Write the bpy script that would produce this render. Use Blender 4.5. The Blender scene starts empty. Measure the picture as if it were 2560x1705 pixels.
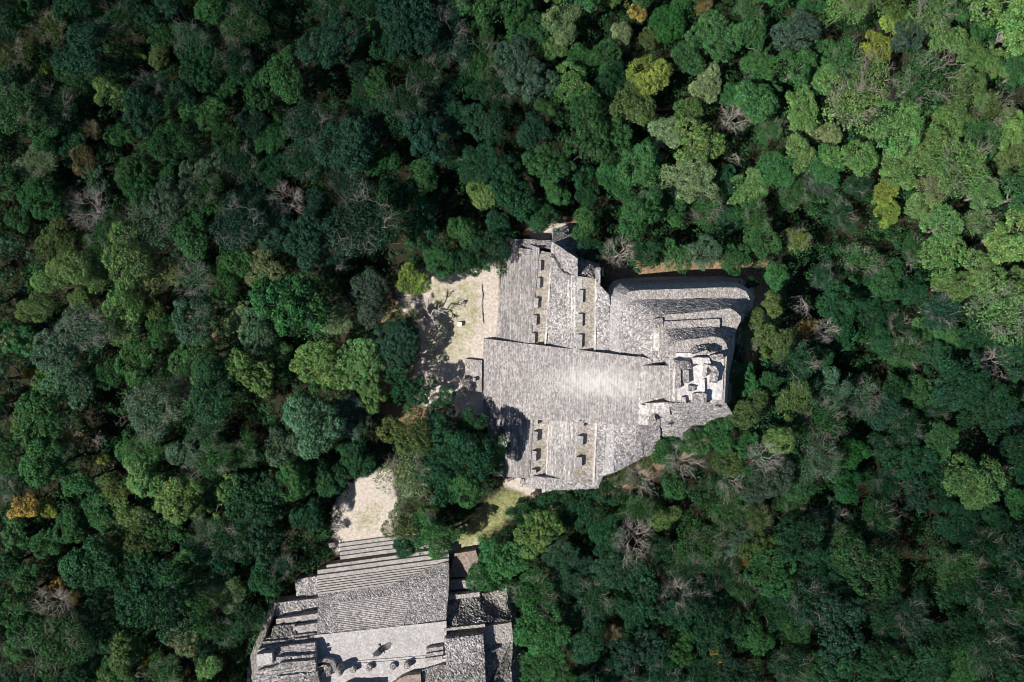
import bpy, math, random
import numpy as np

# ------------------------------------------------------------------ camera, sky, sun, exposure
scene = bpy.context.scene
CAM_H = 120.0                      # drone height above the plaza (m)
GSD = 0.06                         # metres on the ground per pixel of the 2560-wide photograph
cam_data = bpy.data.cameras.new("camera")
cam_data.sensor_width = 36.0
cam_data.lens = 36.0 * CAM_H / (2560 * GSD)
cam_data.clip_start = 1.0
cam_data.clip_end = 6000.0
cam = bpy.data.objects.new("camera", cam_data)
cam.location = (0, 0, CAM_H)
cam.rotation_euler = (0, 0, 0)
scene.collection.objects.link(cam)
scene.camera = cam

SUN_ELEV = math.radians(48.0)
SUN_AZ = math.radians(205.0)       # direction (from +x, counter-clockwise) in which the sun stands
SUN_DIR = (math.cos(SUN_AZ) * math.cos(SUN_ELEV), math.sin(SUN_AZ) * math.cos(SUN_ELEV), math.sin(SUN_ELEV))

world = bpy.data.worlds.new("World")
scene.world = world
world.use_nodes = True
wn = world.node_tree.nodes
sky = wn.new("ShaderNodeTexSky")
sky.sky_type = 'NISHITA'
sky.sun_disc = False
sky.sun_elevation = SUN_ELEV
sky.sun_rotation = math.radians(90.0) - SUN_AZ     # the sky counts clockwise from +y
bg = wn["Background"]
sky.ozone_density = 4.0
sky.air_density = 0.9
sky.dust_density = 0.4
bg.inputs["Strength"].default_value = 0.05
world.node_tree.links.new(sky.outputs["Color"], bg.inputs["Color"])

sun_data = bpy.data.lights.new("sun", 'SUN')
sun_data.energy = 5.0
sun_data.angle = math.radians(0.5)
sun_data.color = (1.0, 0.965, 0.91)
sun = bpy.data.objects.new("sun", sun_data)
from mathutils import Vector
sun.rotation_euler = Vector(SUN_DIR).to_track_quat('Z', 'Y').to_euler()
sun.location = (-60, -30, 90)
scene.collection.objects.link(sun)

scene.view_settings.view_transform = 'Standard'
scene.view_settings.look = 'None'
scene.view_settings.exposure = 0.46
scene.view_settings.gamma = 1.0
scene.cycles.filter_width = 1.0
scene.cycles.max_bounces = 6
scene.cycles.diffuse_bounces = 4
scene.cycles.glossy_bounces = 1
scene.cycles.transmission_bounces = 3
scene.cycles.transparent_max_bounces = 4

# ------------------------------------------------------------------ helpers
rnd = random.Random(7)
rng = np.random.default_rng(11)
COL = scene.collection


def PX(u, v, z=0.0):
    """world point that stands at height z and shows at pixel (u, v) of the photograph"""
    s = GSD * (CAM_H - z) / CAM_H
    return ((u - 1280.0) * s, (852.5 - v) * s, z)


def hash3(ix, iy, iz, seed):
    h = (ix.astype(np.int64) * 374761393 + iy.astype(np.int64) * 668265263 + iz.astype(np.int64) * 2147483647 + seed * 974634599) & 0x7fffffff
    h = ((h ^ (h >> 13)) * 1274126177) & 0x7fffffff
    h = (h ^ (h >> 16)) & 0x7fffffff
    return h / float(0x7fffffff)


def vnoise(p, scale=1.0, seed=0):
    """smooth value noise in 0..1 at points p (n,3)"""
    q = np.asarray(p, float) * scale
    i = np.floor(q).astype(np.int64)
    f = q - i
    f = f * f * (3 - 2 * f)
    out = np.zeros(len(q))
    for dx in (0, 1):
        for dy in (0, 1):
            for dz in (0, 1):
                w = (f[:, 0] if dx else 1 - f[:, 0]) * (f[:, 1] if dy else 1 - f[:, 1]) * (f[:, 2] if dz else 1 - f[:, 2])
                out += w * hash3(i[:, 0] + dx, i[:, 1] + dy, i[:, 2] + dz, seed)
    return out


def make_mesh(name, verts, faces, mats, smooth=False, mat_index=None):
    me = bpy.data.meshes.new(name)
    me.from_pydata([tuple(v) for v in verts], [], [tuple(f) for f in faces])
    for m in (mats if isinstance(mats, (list, tuple)) else [mats]):
        me.materials.append(m)
    if smooth:
        me.polygons.foreach_set("use_smooth", [True] * len(me.polygons))
    if mat_index is not None:
        me.polygons.foreach_set("material_index", mat_index)
    me.update()
    return me


def quads_mesh(name, verts, mat):
    """verts (n*4,3): n separate quads, made fast"""
    n = len(verts) // 4
    me = bpy.data.meshes.new(name)
    me.vertices.add(n * 4)
    me.vertices.foreach_set("co", np.asarray(verts, np.float32).ravel())
    me.loops.add(n * 4)
    me.loops.foreach_set("vertex_index", np.arange(n * 4, dtype=np.int32))
    me.polygons.add(n)
    me.polygons.foreach_set("loop_start", np.arange(0, n * 4, 4, dtype=np.int32))
    me.update(calc_edges=True)
    me.materials.append(mat)
    return me


def link(name, data, parent=None, loc=(0, 0, 0)):
    o = bpy.data.objects.new(name, data)
    o.location = loc
    if parent is not None:
        o.parent = parent
    COL.objects.link(o)
    return o


def thing(name, label, cat, loc=(0, 0, 0), rz=0.0, group=None, data=None):
    o = bpy.data.objects.new(name, data)
    o.location = loc
    o.rotation_euler = (0, 0, rz)
    o["label"] = label
    o["category"] = cat
    if group:
        o["group"] = group
    if data is None:
        o.empty_display_size = 0.5
    COL.objects.link(o)
    return o


# ------------------------------------------------------------------ materials
def new_mat(name):
    m = bpy.data.materials.new(name)
    m.use_nodes = True
    nt = m.node_tree
    b = nt.nodes["Principled BSDF"]
    b.inputs["Roughness"].default_value = 0.9
    b.inputs["Specular IOR Level"].default_value = 0.2
    return m, nt, b


def N(nt, t, **kw):
    n = nt.nodes.new(t)
    for k, v in kw.items():
        setattr(n, k, v)
    return n


def ramp(nt, fac, stops):
    r = N(nt, "ShaderNodeValToRGB")
    cr = r.color_ramp
    while len(cr.elements) < len(stops):
        cr.elements.new(0.5)
    for e, (p, c) in zip(cr.elements, stops):
        e.position = p
        e.color = (c[0], c[1], c[2], 1) if hasattr(c, "__len__") else (c, c, c, 1)
    nt.links.new(fac, r.inputs["Fac"])
    return r.outputs["Color"]


def mix(nt, fac, a, b, mode='MIX'):
    m = N(nt, "ShaderNodeMix", data_type='RGBA', blend_type=mode)
    for sock, val in ((m.inputs[0], fac), (m.inputs[6], a), (m.inputs[7], b)):
        if hasattr(val, "is_linked") or hasattr(val, "links"):
            nt.links.new(val, sock)
        elif hasattr(val, "__len__"):
            sock.default_value = (val[0], val[1], val[2], 1)
        else:
            sock.default_value = val
    return m.outputs[2]


def noise(nt, co, scale, detail=3.0, rough=0.6):
    n = N(nt, "ShaderNodeTexNoise")
    n.inputs["Scale"].default_value = scale
    n.inputs["Detail"].default_value = detail
    n.inputs["Roughness"].default_value = rough
    nt.links.new(co, n.inputs["Vector"])
    return n.outputs["Fac"]


def stone_mat(name, base, cell=2.6, contrast=0.5, stain=(0.13, 0.13, 0.135), stain_amt=0.45, moss=0.0, bump=0.6, lichen=0.25, stretch=(1, 1, 1), rows=None, row_amt=0.35, worn_glare=None):
    m, nt, b = new_mat(name)
    tc = N(nt, "ShaderNodeTexCoord").outputs["Object"]
    mp = N(nt, "ShaderNodeMapping")
    mp.inputs["Scale"].default_value = stretch
    nt.links.new(tc, mp.inputs["Vector"])
    co = mp.outputs["Vector"]
    vo = N(nt, "ShaderNodeTexVoronoi")
    vo.inputs["Scale"].default_value = cell
    vo.inputs["Randomness"].default_value = 1.0
    nt.links.new(co, vo.inputs["Vector"])
    sep = N(nt, "ShaderNodeSeparateColor")
    nt.links.new(vo.outputs["Color"], sep.inputs["Color"])
    lo = tuple(c * (1 - contrast) for c in base)
    hi = tuple(min(0.85, c * (1 + contrast * 0.9)) for c in base)
    c = ramp(nt, sep.outputs[0], [(0.0, lo), (0.55, base), (1.0, hi)])
    # gaps between the stones
    ve = N(nt, "ShaderNodeTexVoronoi", feature='DISTANCE_TO_EDGE')
    ve.inputs["Scale"].default_value = cell
    nt.links.new(co, ve.inputs["Vector"])
    gap = ramp(nt, ve.outputs["Distance"], [(0.0, 1.0), (0.11, 0.0)])
    gm = N(nt, "ShaderNodeMath", operation='MULTIPLY')
    nt.links.new(gap, gm.inputs[0])
    gm.inputs[1].default_value = min(1.0, 0.8 * contrast)
    c = mix(nt, gm.outputs[0], c, tuple(x * 0.25 for x in base))
    # weather stains, pale lichen, moss
    st = ramp(nt, noise(nt, tc, 0.40, 7, 0.72), [(0.45, 0.0), (0.68, 1.0)])
    sm = N(nt, "ShaderNodeMath", operation='MULTIPLY')
    nt.links.new(st, sm.inputs[0])
    sm.inputs[1].default_value = stain_amt
    c = mix(nt, sm.outputs[0], c, stain)
    li = ramp(nt, noise(nt, tc, 4.5, 4, 0.75), [(0.54, 0.0), (0.62, 1.0)])
    lm = N(nt, "ShaderNodeMath", operation='MULTIPLY')
    nt.links.new(li, lm.inputs[0])
    lm.inputs[1].default_value = lichen
    c = mix(nt, lm.outputs[0], c, (0.62, 0.59, 0.57))
    if rows:
        mr = N(nt, "ShaderNodeMapping")
        mr.inputs["Scale"].default_value = rows
        nt.links.new(tc, mr.inputs["Vector"])
        rw = ramp(nt, noise(nt, mr.outputs["Vector"], 1.0, 2, 0.5), [(0.36, 1 - row_amt), (0.64, 1 + row_amt)])
        c = mix(nt, 1.0, c, rw, 'MULTIPLY')
    if worn_glare:  # pale ellipse on the stair: foot wear, with the bright glare put into the colour
        (wx, wy, wz), (rx_, ry_), amt = worn_glare
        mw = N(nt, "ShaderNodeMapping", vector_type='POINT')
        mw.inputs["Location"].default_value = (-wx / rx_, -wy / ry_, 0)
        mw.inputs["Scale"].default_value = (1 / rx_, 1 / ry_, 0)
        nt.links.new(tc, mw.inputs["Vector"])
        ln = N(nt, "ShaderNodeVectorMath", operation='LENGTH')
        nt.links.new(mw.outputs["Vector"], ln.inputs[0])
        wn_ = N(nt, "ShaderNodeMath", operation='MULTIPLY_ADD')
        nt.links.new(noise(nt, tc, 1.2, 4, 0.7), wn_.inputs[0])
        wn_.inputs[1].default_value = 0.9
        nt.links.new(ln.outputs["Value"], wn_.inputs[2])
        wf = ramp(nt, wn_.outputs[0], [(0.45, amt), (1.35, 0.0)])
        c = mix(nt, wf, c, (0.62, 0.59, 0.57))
    if moss > 0:
        mo = ramp(nt, noise(nt, tc, 0.35, 5, 0.7), [(0.42, 0.0), (0.62, 1.0)])
        mm = N(nt, "ShaderNodeMath", operation='MULTIPLY')
        nt.links.new(mo, mm.inputs[0])
        mm.inputs[1].default_value = moss
        c = mix(nt, mm.outputs[0], c, (0.21, 0.19, 0.09))
    nt.links.new(c, b.inputs["Base Color"])
    bp = N(nt, "ShaderNodeBump")
    bp.inputs["Strength"].default_value = bump
    bp.inputs["Distance"].default_value = 0.12
    bh = N(nt, "ShaderNodeMath", operation='ADD')
    nt.links.new(sep.outputs[1], bh.inputs[0])
    nt.links.new(ramp(nt, ve.outputs["Distance"], [(0.0, 0.0), (0.2, 1.0)]), bh.inputs[1])
    nt.links.new(bh.outputs[0], bp.inputs["Height"])
    nt.links.new(bp.outputs["Normal"], b.inputs["Normal"])
    return m


M_STAIR = stone_mat("weathered_stair_stone", (0.33, 0.303, 0.293), cell=3.8, contrast=0.42, stain_amt=0.22, bump=0.35, lichen=0.30, stretch=(1.25, 0.75, 1), rows=(5.0, 0.35, 1.0), row_amt=0.12, worn_glare=((4.0, -2.6, 0), (15.0, 5.2), 0.62))
M_SIDE_STAIR = stone_mat("grey_side_stair_stone", (0.30, 0.276, 0.266), cell=3.8, contrast=0.42, stain_amt=0.3, bump=0.35, lichen=0.24, stretch=(1.25, 0.75, 1), rows=(4.5, 0.3, 1.0), row_amt=0.22)
M_TEMPLE_STAIR = stone_mat("temple_stair_stone", (0.35, 0.322, 0.31), cell=3.6, contrast=0.5, stain_amt=0.2, bump=0.4, lichen=0.3)
M_STAIR_WORN = stone_mat("worn_stair_stone", (0.41, 0.38, 0.365), cell=3.8, contrast=0.4, stain_amt=0.22, bump=0.35, lichen=0.3, stretch=(1.25, 0.75, 1), rows=(3.2, 0.16, 1.0), row_amt=0.25)
M_RUBBLE = stone_mat("rubble_stone", (0.37, 0.342, 0.332), cell=3.9, contrast=0.6, stain_amt=0.42, bump=0.6, lichen=0.25)
M_RUBBLE_DARK = stone_mat("mossy_rubble_stone", (0.30, 0.28, 0.266), cell=3.6, contrast=0.7, stain_amt=0.45, moss=0.2, bump=0.8, lichen=0.2)
M_FACING = stone_mat("smooth_facing_stone", (0.37, 0.348, 0.345), cell=4.0, contrast=0.35, stain_amt=0.28, bump=0.3, lichen=0.2)
M_FLOOR = stone_mat("earth_gallery_floor", (0.37, 0.325, 0.295), cell=4.0, contrast=0.45, stain_amt=0.4, moss=0.4, bump=0.3, lichen=0.25)
M_LEDGE = stone_mat("ledge_gravel", (0.385, 0.348, 0.33), cell=4.0, contrast=0.4, stain_amt=0.25, moss=0.15, bump=0.5)
M_STEP = stone_mat("smooth_step_stone", (0.35, 0.318, 0.30), cell=3.0, contrast=0.22, stain_amt=0.25, bump=0.2, lichen=0.15)
M_PLASTER = stone_mat("pale_lime_plaster", (0.57, 0.54, 0.52), cell=3.0, contrast=0.25, stain=(0.33, 0.31, 0.30), stain_amt=0.6, bump=0.3, lichen=0.35)
M_PLATFORM = stone_mat("plaster_platform", (0.42, 0.392, 0.378), cell=5.0, contrast=0.25, stain_amt=0.2, bump=0.15, lichen=0.3)
M_EDGE = stone_mat("pale_edge_stone", (0.56, 0.52, 0.48), cell=2.4, contrast=0.35, stain_amt=0.4, bump=0.3)
M_BROWN = stone_mat("brown_earth_top", (0.28, 0.22, 0.18), cell=3.0, contrast=0.25, stain_amt=0.3, bump=0.3, lichen=0.1)
M_WHITE = stone_mat("white_stone", (0.75, 0.73, 0.70), cell=1.2, contrast=0.08, stain_amt=0.1, bump=0.1, lichen=0.0)


def leaf_mat(name, trans=0.24):
    m, nt, b = new_mat(name)
    oi = N(nt, "ShaderNodeObjectInfo")
    geo = N(nt, "ShaderNodeNewGeometry")
    tc = N(nt, "ShaderNodeTexCoord").outputs["Object"]
    gm = ramp(nt, noise(nt, tc, 0.75, 3, 0.7), [(0.44, 0.0), (0.58, 1.0)])
    ga = N(nt, 'ShaderNodeMath', operation='MULTIPLY')
    nt.links.new(gm, ga.inputs[0])
    inv = N(nt, 'ShaderNodeMath', operation='SUBTRACT')
    inv.inputs[0].default_value = 1.0
    nt.links.new(oi.outputs['Alpha'], inv.inputs[1])
    nt.links.new(inv.outputs[0], ga.inputs[1])
    oc = mix(nt, ga.outputs[0], oi.outputs['Color'], (0.055, 0.095, 0.03))
    v = ramp(nt, geo.outputs["Random Per Island"], [(0.0, 0.6), (0.8, 1.05), (1.0, 1.8)])
    c = mix(nt, 1.0, oc, v, 'MULTIPLY')
    tv = ramp(nt, noise(nt, tc, 0.55, 2, 0.6), [(0.35, 0.72), (0.65, 1.22)])
    c = mix(nt, 1.0, c, tv, 'MULTIPLY')
    hs = N(nt, "ShaderNodeHueSaturation")
    hn = N(nt, "ShaderNodeMapRange")
    nt.links.new(noise(nt, tc, 0.9, 2, 0.6), hn.inputs[0])
    hn.inputs[1].default_value = 0.3
    hn.inputs[2].default_value = 0.7
    hn.inputs[3].default_value = 0.462
    hn.inputs[4].default_value = 0.520
    nt.links.new(hn.outputs[0], hs.inputs["Hue"])
    hs.inputs["Saturation"].default_value = 1.0
    nt.links.new(c, hs.inputs["Color"])
    nt.links.new(hs.outputs["Color"], b.inputs["Base Color"])
    b.inputs["Roughness"].default_value = 0.6
    b.inputs["Specular IOR Level"].default_value = 0.12
    tr = N(nt, "ShaderNodeBsdfTranslucent")
    nt.links.new(hs.outputs["Color"], tr.inputs["Color"])
    ms = N(nt, "ShaderNodeMixShader")
    ms.inputs[0].default_value = trans
    nt.links.new(b.outputs[0], ms.inputs[1])
    nt.links.new(tr.outputs[0], ms.inputs[2])
    nt.links.new(ms.outputs[0], nt.nodes["Material Output"].inputs["Surface"])
    return m


M_LEAF = leaf_mat("leaf")


def bark_mat(name, a, b_):
    m, nt, b = new_mat(name)
    tc = N(nt, "ShaderNodeTexCoord").outputs["Object"]
    c = ramp(nt, noise(nt, tc, 2.5, 4, 0.7), [(0.3, a), (0.7, b_)])
    nt.links.new(c, b.inputs["Base Color"])
    return m


M_BARK = bark_mat("grey_bark", (0.14, 0.125, 0.11), (0.30, 0.28, 0.25))
M_PALE_BARK = bark_mat("pale_dead_bark", (0.24, 0.21, 0.185), (0.46, 0.42, 0.38))
M_TWIG = bark_mat("grey_twig", (0.20, 0.175, 0.15), (0.38, 0.34, 0.30))

# ------------------------------------------------------------------ ground
def smooth01(t):
    t = np.clip(t, 0, 1)
    return t * t * (3 - 2 * t)


def ground_h(x, y):
    """earth banked up round the back of the pyramid"""
    x = np.asarray(x, float)
    y = np.asarray(y, float)
    dx = np.maximum(np.maximum(17.0 - x, x - 37.0), 0)
    dy = np.maximum(np.maximum(-13.0 - y, y - 9.6), 0)
    d = np.hypot(dx, dy)
    ex = np.maximum(np.maximum(24.0 - x, x - 32.5), 0)
    ey = np.maximum(np.maximum(-13.0 - y, y - 2.5), 0)
    e = np.hypot(ex, ey)
    return np.maximum(6.6 * smooth01(1 - d / 13.0), 12.5 * smooth01(1 - e / 12.0))


def gh(x, y):
    return float(ground_h(x, y))


def in_poly(px, py, poly):
    inside = np.zeros(px.shape, bool)
    n = len(poly)
    for i in range(n):
        x0, y0 = poly[i]
        x1, y1 = poly[(i + 1) % n]
        c = ((y0 > py) != (y1 > py))
        with np.errstate(divide='ignore', invalid='ignore'):
            xi = (x1 - x0) * (py - y0) / (y1 - y0 + 1e-12) + x0
        inside ^= c & (px < xi)
    return inside


SAND = [
    [(985, 715), (1060, 670), (1130, 690), (1250, 650), (1255, 860), (1225, 1060), (1120, 1040), (1050, 1010), (1035, 930), (1060, 850), (1010, 780)],
    [(835, 1270), (860, 1225), (970, 1160), (990, 1250), (985, 1370), (840, 1380)],
    [(1255, 1195), (1300, 1180), (1370, 1215), (1365, 1262), (1330, 1240), (1262, 1215)],
    [(1130, 1360), (1210, 1345), (1215, 1400), (1130, 1410)],
    [(1330, 560), (1440, 560), (1440, 600), (1380, 612), (1330, 596)],
]
GRASS = [
    [(1060, 700), (1215, 690), (1215, 850), (1075, 800)], [(1030, 820), (1170, 800), (1190, 915), (1060, 930)],
    [(1140, 1330), (1160, 1290), (1270, 1205), (1330, 1240), (1320, 1280), (1230, 1340), (1180, 1380), (1120, 1390)],
    [(860, 1290), (960, 1230), (970, 1330), (880, 1345)],
]
SOIL = [
    [(1300, 545), (1450, 545), (1500, 640), (1560, 650), (1900, 650), (1960, 700), (1950, 800), (1840, 980), (1800, 1080), (1640, 1180), (1500, 1260), (1380, 1270), (1440, 900), (1400, 700)],
    [(960, 800), (1060, 780), (1080, 1020), (1100, 1060), (960, 1060), (930, 900)],
    [(430, 620), (490, 620), (500, 700), (440, 690)], [(480, 740), (530, 740), (520, 860), (470, 840)], [(900, 750), (1010, 730), (1010, 780), (910, 790)],
]

gx = np.concatenate([[-1500, -700, -350, -200, -140, -110], np.arange(-92, 92.1, 0.8), [110, 140, 200, 350, 700, 1500]])
gy = np.concatenate([[-1500, -700, -350, -180, -110, -80], np.arange(-66, 62.1, 0.8), [80, 110, 180, 350, 700, 1500]])
GX, GY = np.meshgrid(gx, gy)
GZ = ground_h(GX, GY)
gs = GSD * (CAM_H - GZ) / CAM_H
gu = GX / gs + 1280
gv = 852.5 - GY / gs


def zone(polys, blur=2):
    m = np.zeros(GX.shape)
    for p in polys:
        m = np.maximum(m, in_poly(gu, gv, p).astype(float))
    for _ in range(blur):
        m[1:-1, 1:-1] = (m[1:-1, 1:-1] * 2 + m[:-2, 1:-1] + m[2:, 1:-1] + m[1:-1, :-2] + m[1:-1, 2:]) / 6
    return m


z_sand, z_grass, z_soil = zone(SAND), np.maximum(zone(GRASS[:2] + GRASS[3:], 5), 1.25 * zone(GRASS[2:3], 3)), zone(SOIL, 4)
relief = vnoise(np.stack([GX.ravel(), GY.ravel(), 0 * GX.ravel()], 1), 0.3, 3).reshape(GX.shape) * 0.25 - 0.22
GZZ = GZ + relief * (1 - z_sand) * (1 - z_grass) - 0.03
gverts = np.stack([GX.ravel(), GY.ravel(), GZZ.ravel()], 1)
nr, nc = GX.shape
ii = np.arange((nr - 1) * (nc - 1))
r_, c_ = ii // (nc - 1), ii % (nc - 1)
a_ = r_ * nc + c_
gfaces = np.stack([a_, a_ + 1, a_ + nc + 1, a_ + nc], 1)
M_GROUND, nt, b = new_mat("ground_surface")
tc = N(nt, "ShaderNodeTexCoord").outputs["Object"]
att = N(nt, "ShaderNodeAttribute", attribute_name="zone")
sepz = N(nt, "ShaderNodeSeparateColor")
nt.links.new(att.outputs["Color"], sepz.inputs["Color"])
n_big = noise(nt, tc, 0.22, 5, 0.65)
n_fine = noise(nt, tc, 2.6, 4, 0.7)
n_mid = noise(nt, tc, 0.75, 5, 0.75)
litter = ramp(nt, n_fine, [(0.3, (0.012, 0.015, 0.008)), (0.55, (0.028, 0.026, 0.014)), (0.8, (0.065, 0.048, 0.027))])
soil = ramp(nt, n_fine, [(0.3, (0.12, 0.08, 0.042)), (0.52, (0.24, 0.16, 0.095)), (0.75, (0.40, 0.30, 0.21))])
sand = ramp(nt, n_fine, [(0.25, (0.29, 0.24, 0.19)), (0.5, (0.485, 0.42, 0.36)), (0.75, (0.66, 0.59, 0.53))])
grass = ramp(nt, n_fine, [(0.25, (0.12, 0.14, 0.05)), (0.5, (0.23, 0.24, 0.10)), (0.75, (0.42, 0.37, 0.21))])


def zmask(sock, n, lo, hi, k):
    """zone edge broken up by noise"""
    ad = N(nt, "ShaderNodeMath", operation='MULTIPLY_ADD')
    nt.links.new(n, ad.inputs[0])
    ad.inputs[1].default_value = k
    nt.links.new(sock, ad.inputs[2])
    mr = N(nt, "ShaderNodeMapRange")
    nt.links.new(ad.outputs[0], mr.inputs[0])
    mr.inputs[1].default_value = lo
    mr.inputs[2].default_value = hi
    return mr.outputs[0]


c = mix(nt, zmask(sepz.outputs[2], n_mid, 0.55, 0.95, 0.8), litter, soil)
c = mix(nt, zmask(sepz.outputs[0], n_mid, 0.65, 0.95, 0.8), c, sand)
c = mix(nt, zmask(sepz.outputs[1], n_mid, 1.68, 2.4, 2.1), c, grass)
nt.links.new(c, b.inputs["Base Color"])
b.inputs["Roughness"].default_value = 1.0
bp = N(nt, "ShaderNodeBump")
bp.inputs["Strength"].default_value = 0.5
bp.inputs["Distance"].default_value = 0.08
nt.links.new(n_fine, bp.inputs["Height"])
nt.links.new(bp.outputs["Normal"], b.inputs["Normal"])
me = make_mesh("ground", gverts, gfaces, M_GROUND, smooth=True)
ca = me.color_attributes.new("zone", 'FLOAT_COLOR', 'POINT')
ca.data.foreach_set("color", np.stack([z_sand.ravel(), z_grass.ravel(), z_soil.ravel(), np.ones(GX.size)], 1).astype(np.float32).ravel())
ground = link("ground", me)
ground["kind"] = "structure"

# ------------------------------------------------------------------ masonry patches
def resample(pts, n):
    p = np.array([PX(*q) for q in pts])
    d = np.concatenate([[0], np.cumsum(np.linalg.norm(np.diff(p, axis=0), axis=1))])
    t = np.linspace(0, d[-1], n)
    return np.stack([np.interp(t, d, p[:, k]) for k in range(3)], 1)


def matched(pts, n):
    """resample keeping the vertices of two contours matched to one another"""
    p = np.array([PX(*q) for q in pts])
    t = np.linspace(0, len(p) - 1, n)
    return np.stack([np.interp(t, np.arange(len(p)), p[:, k]) for k in range(3)], 1)


SEED = [100]
ZK = 1.0                           # height factor of the building being built


def patch(name, A, B, mat, parent, ds=0.35, rough=0.05, steps=0, base=-0.3, match=False, wear=0.1, broken=0.0, lump=0.0, skirt=True, riser=0.14):
    """masonry body: surface from contour A up to contour B (pixels + heights), sides carried down to `base`"""
    SEED[0] += 1
    A, B, base = [(q[0], q[1], q[2] * ZK) for q in A], [(q[0], q[1], q[2] * ZK) for q in B], base * ZK
    sd = SEED[0]
    Aw0, Bw0 = np.array([PX(*q) for q in A]), np.array([PX(*q) for q in B])
    la = np.linalg.norm(np.diff(Aw0, axis=0), axis=1).sum()
    lb = np.linalg.norm(np.diff(Bw0, axis=0), axis=1).sum()
    ncol = max(2, int(max(la, lb) / ds) + 1)
    if match:
        Aw, Bw = matched(A, ncol), matched(B, ncol)
    else:
        Aw, Bw = resample(A, ncol), resample(B, ncol)
    rows = []
    run = Bw - Aw
    if steps:
        cols = np.arange(ncol)
        for k in range(steps):
            j = (vnoise(np.stack([cols * ds * 1.3, cols * 0, cols * 0 + k * 7.3], 1), 1.0, sd) - 0.5) * 2 * wear
            jz = (hash3(cols, cols * 0 + k, cols * 0, sd) - 0.5) * wear * 0.6
            if broken:
                jz = jz - (vnoise(np.stack([cols * ds * 0.7, cols * 0 + k * 0.8, cols * 0], 1), 1.0, sd + 5) < broken) * 0.7
            t0 = (k + j) / steps if k else np.zeros(ncol)
            for tt, zz in ((t0, k), (t0 + riser / steps, k + 1 + jz)):
                q = Aw + run * np.reshape(tt, (-1, 1))
                q[:, 2] = Aw[:, 2] + run[:, 2] * (zz / steps)
                rows.append(q)
        q = Bw.copy()
        rows.append(q)
        pts = np.array(rows)
    else:
        lrun = np.linalg.norm(run, axis=1).mean()
        nrow = max(2, int(lrun / ds) + 1)
        pts = np.array([Aw + run * t for t in np.linspace(0, 1, nrow)])
        nrw, ncl = pts.shape[:2]
        flat = pts.reshape(-1, 3)
        # rough normal of the sheet, for lumpy stones
        n0 = np.cross(run, np.gradient(Aw + run * 0.5, axis=0))
        n0 /= (np.linalg.norm(n0, axis=1, keepdims=True) + 1e-9)
        n0 *= np.sign(n0[:, 2:3] + 1e-9)
        nn = np.tile(n0, (nrw, 1))
        h = (rng.random(len(flat)) - 0.5) * 1.1 * rough + (vnoise(flat, 1.1, sd) - 0.5) * rough * 1.5 + (vnoise(flat, 0.28, sd + 1) - 0.5) * 2 * lump
        flat = flat + nn * h[:, None]
        flat[:, :2] += (rng.random((len(flat), 2)) - 0.5) * min(rough, 0.1) * 1.2
        pts = flat.reshape(nrw, ncl, 3)
    nrw, ncl = pts.shape[:2]
    org = np.array(parent.location) if parent is not None else np.zeros(3)
    if parent is not None and parent.parent is not None:
        org = org + np.array(parent.parent.location)
    verts = list(pts.reshape(-1, 3))
    faces = []
    for r in range(nrw - 1):
        for cc in range(ncl - 1):
            a = r * ncl + cc
            faces.append((a, a + 1, a + ncl + 1, a + ncl))
    if skirt:
        loop = [cc for cc in range(ncl)] + [r * ncl + ncl - 1 for r in range(1, nrw)] + [(nrw - 1) * ncl + cc for cc in range(ncl - 2, -1, -1)] + [r * ncl for r in range(nrw - 2, 0, -1)]
        n0 = len(verts)
        for i in loop:
            v = verts[i]
            verts.append(np.array([v[0], v[1], min(base, v[2] - 0.05)]))
        L = len(loop)
        for i in range(L):
            j = (i + 1) % L
            faces.append((loop[i], loop[j], n0 + j, n0 + i))
    verts = np.array(verts) - org
    return link(name, make_mesh(name, verts, faces, mat), parent)


def block(name, quad, z0, z1, mat, parent, ds=0.3, rough=0.04, lump=0.0):
    """a wall stub or pillar: quad of pixels in order (NW, NE, SE, SW) seen at its top z1, standing on z0"""
    nw, ne, se, sw = quad
    return patch(name, [(*nw, z1), (*ne, z1)], [(*sw, z1), (*se, z1)], mat, parent, ds=ds, rough=rough, base=z0, lump=lump)


def rect(u0, v0, u1, v1, tilt=0.0):
    return [(u0 + tilt * 0, v0), (u1, v0 + tilt), (u1, v1 + tilt), (u0, v1)]


# ------------------------------------------------------------------ the stepped pyramid
ox, oy, _ = PX(1400, 900, 0)
pyr = thing("stepped_pyramid", "great grey stepped pyramid with wide stair, pillared side terraces and rounded tiers", "pyramid", (ox, oy, 0))
G1, G2 = 6.0, 12.0
patch("grand_staircase", [(1208, 846, 0), (1208, 1042, 0)], [(1600, 893, 18.5), (1592, 1064, 18.5)], M_STAIR, pyr, ds=0.4, steps=62, wear=0.06, riser=0.36)
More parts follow.
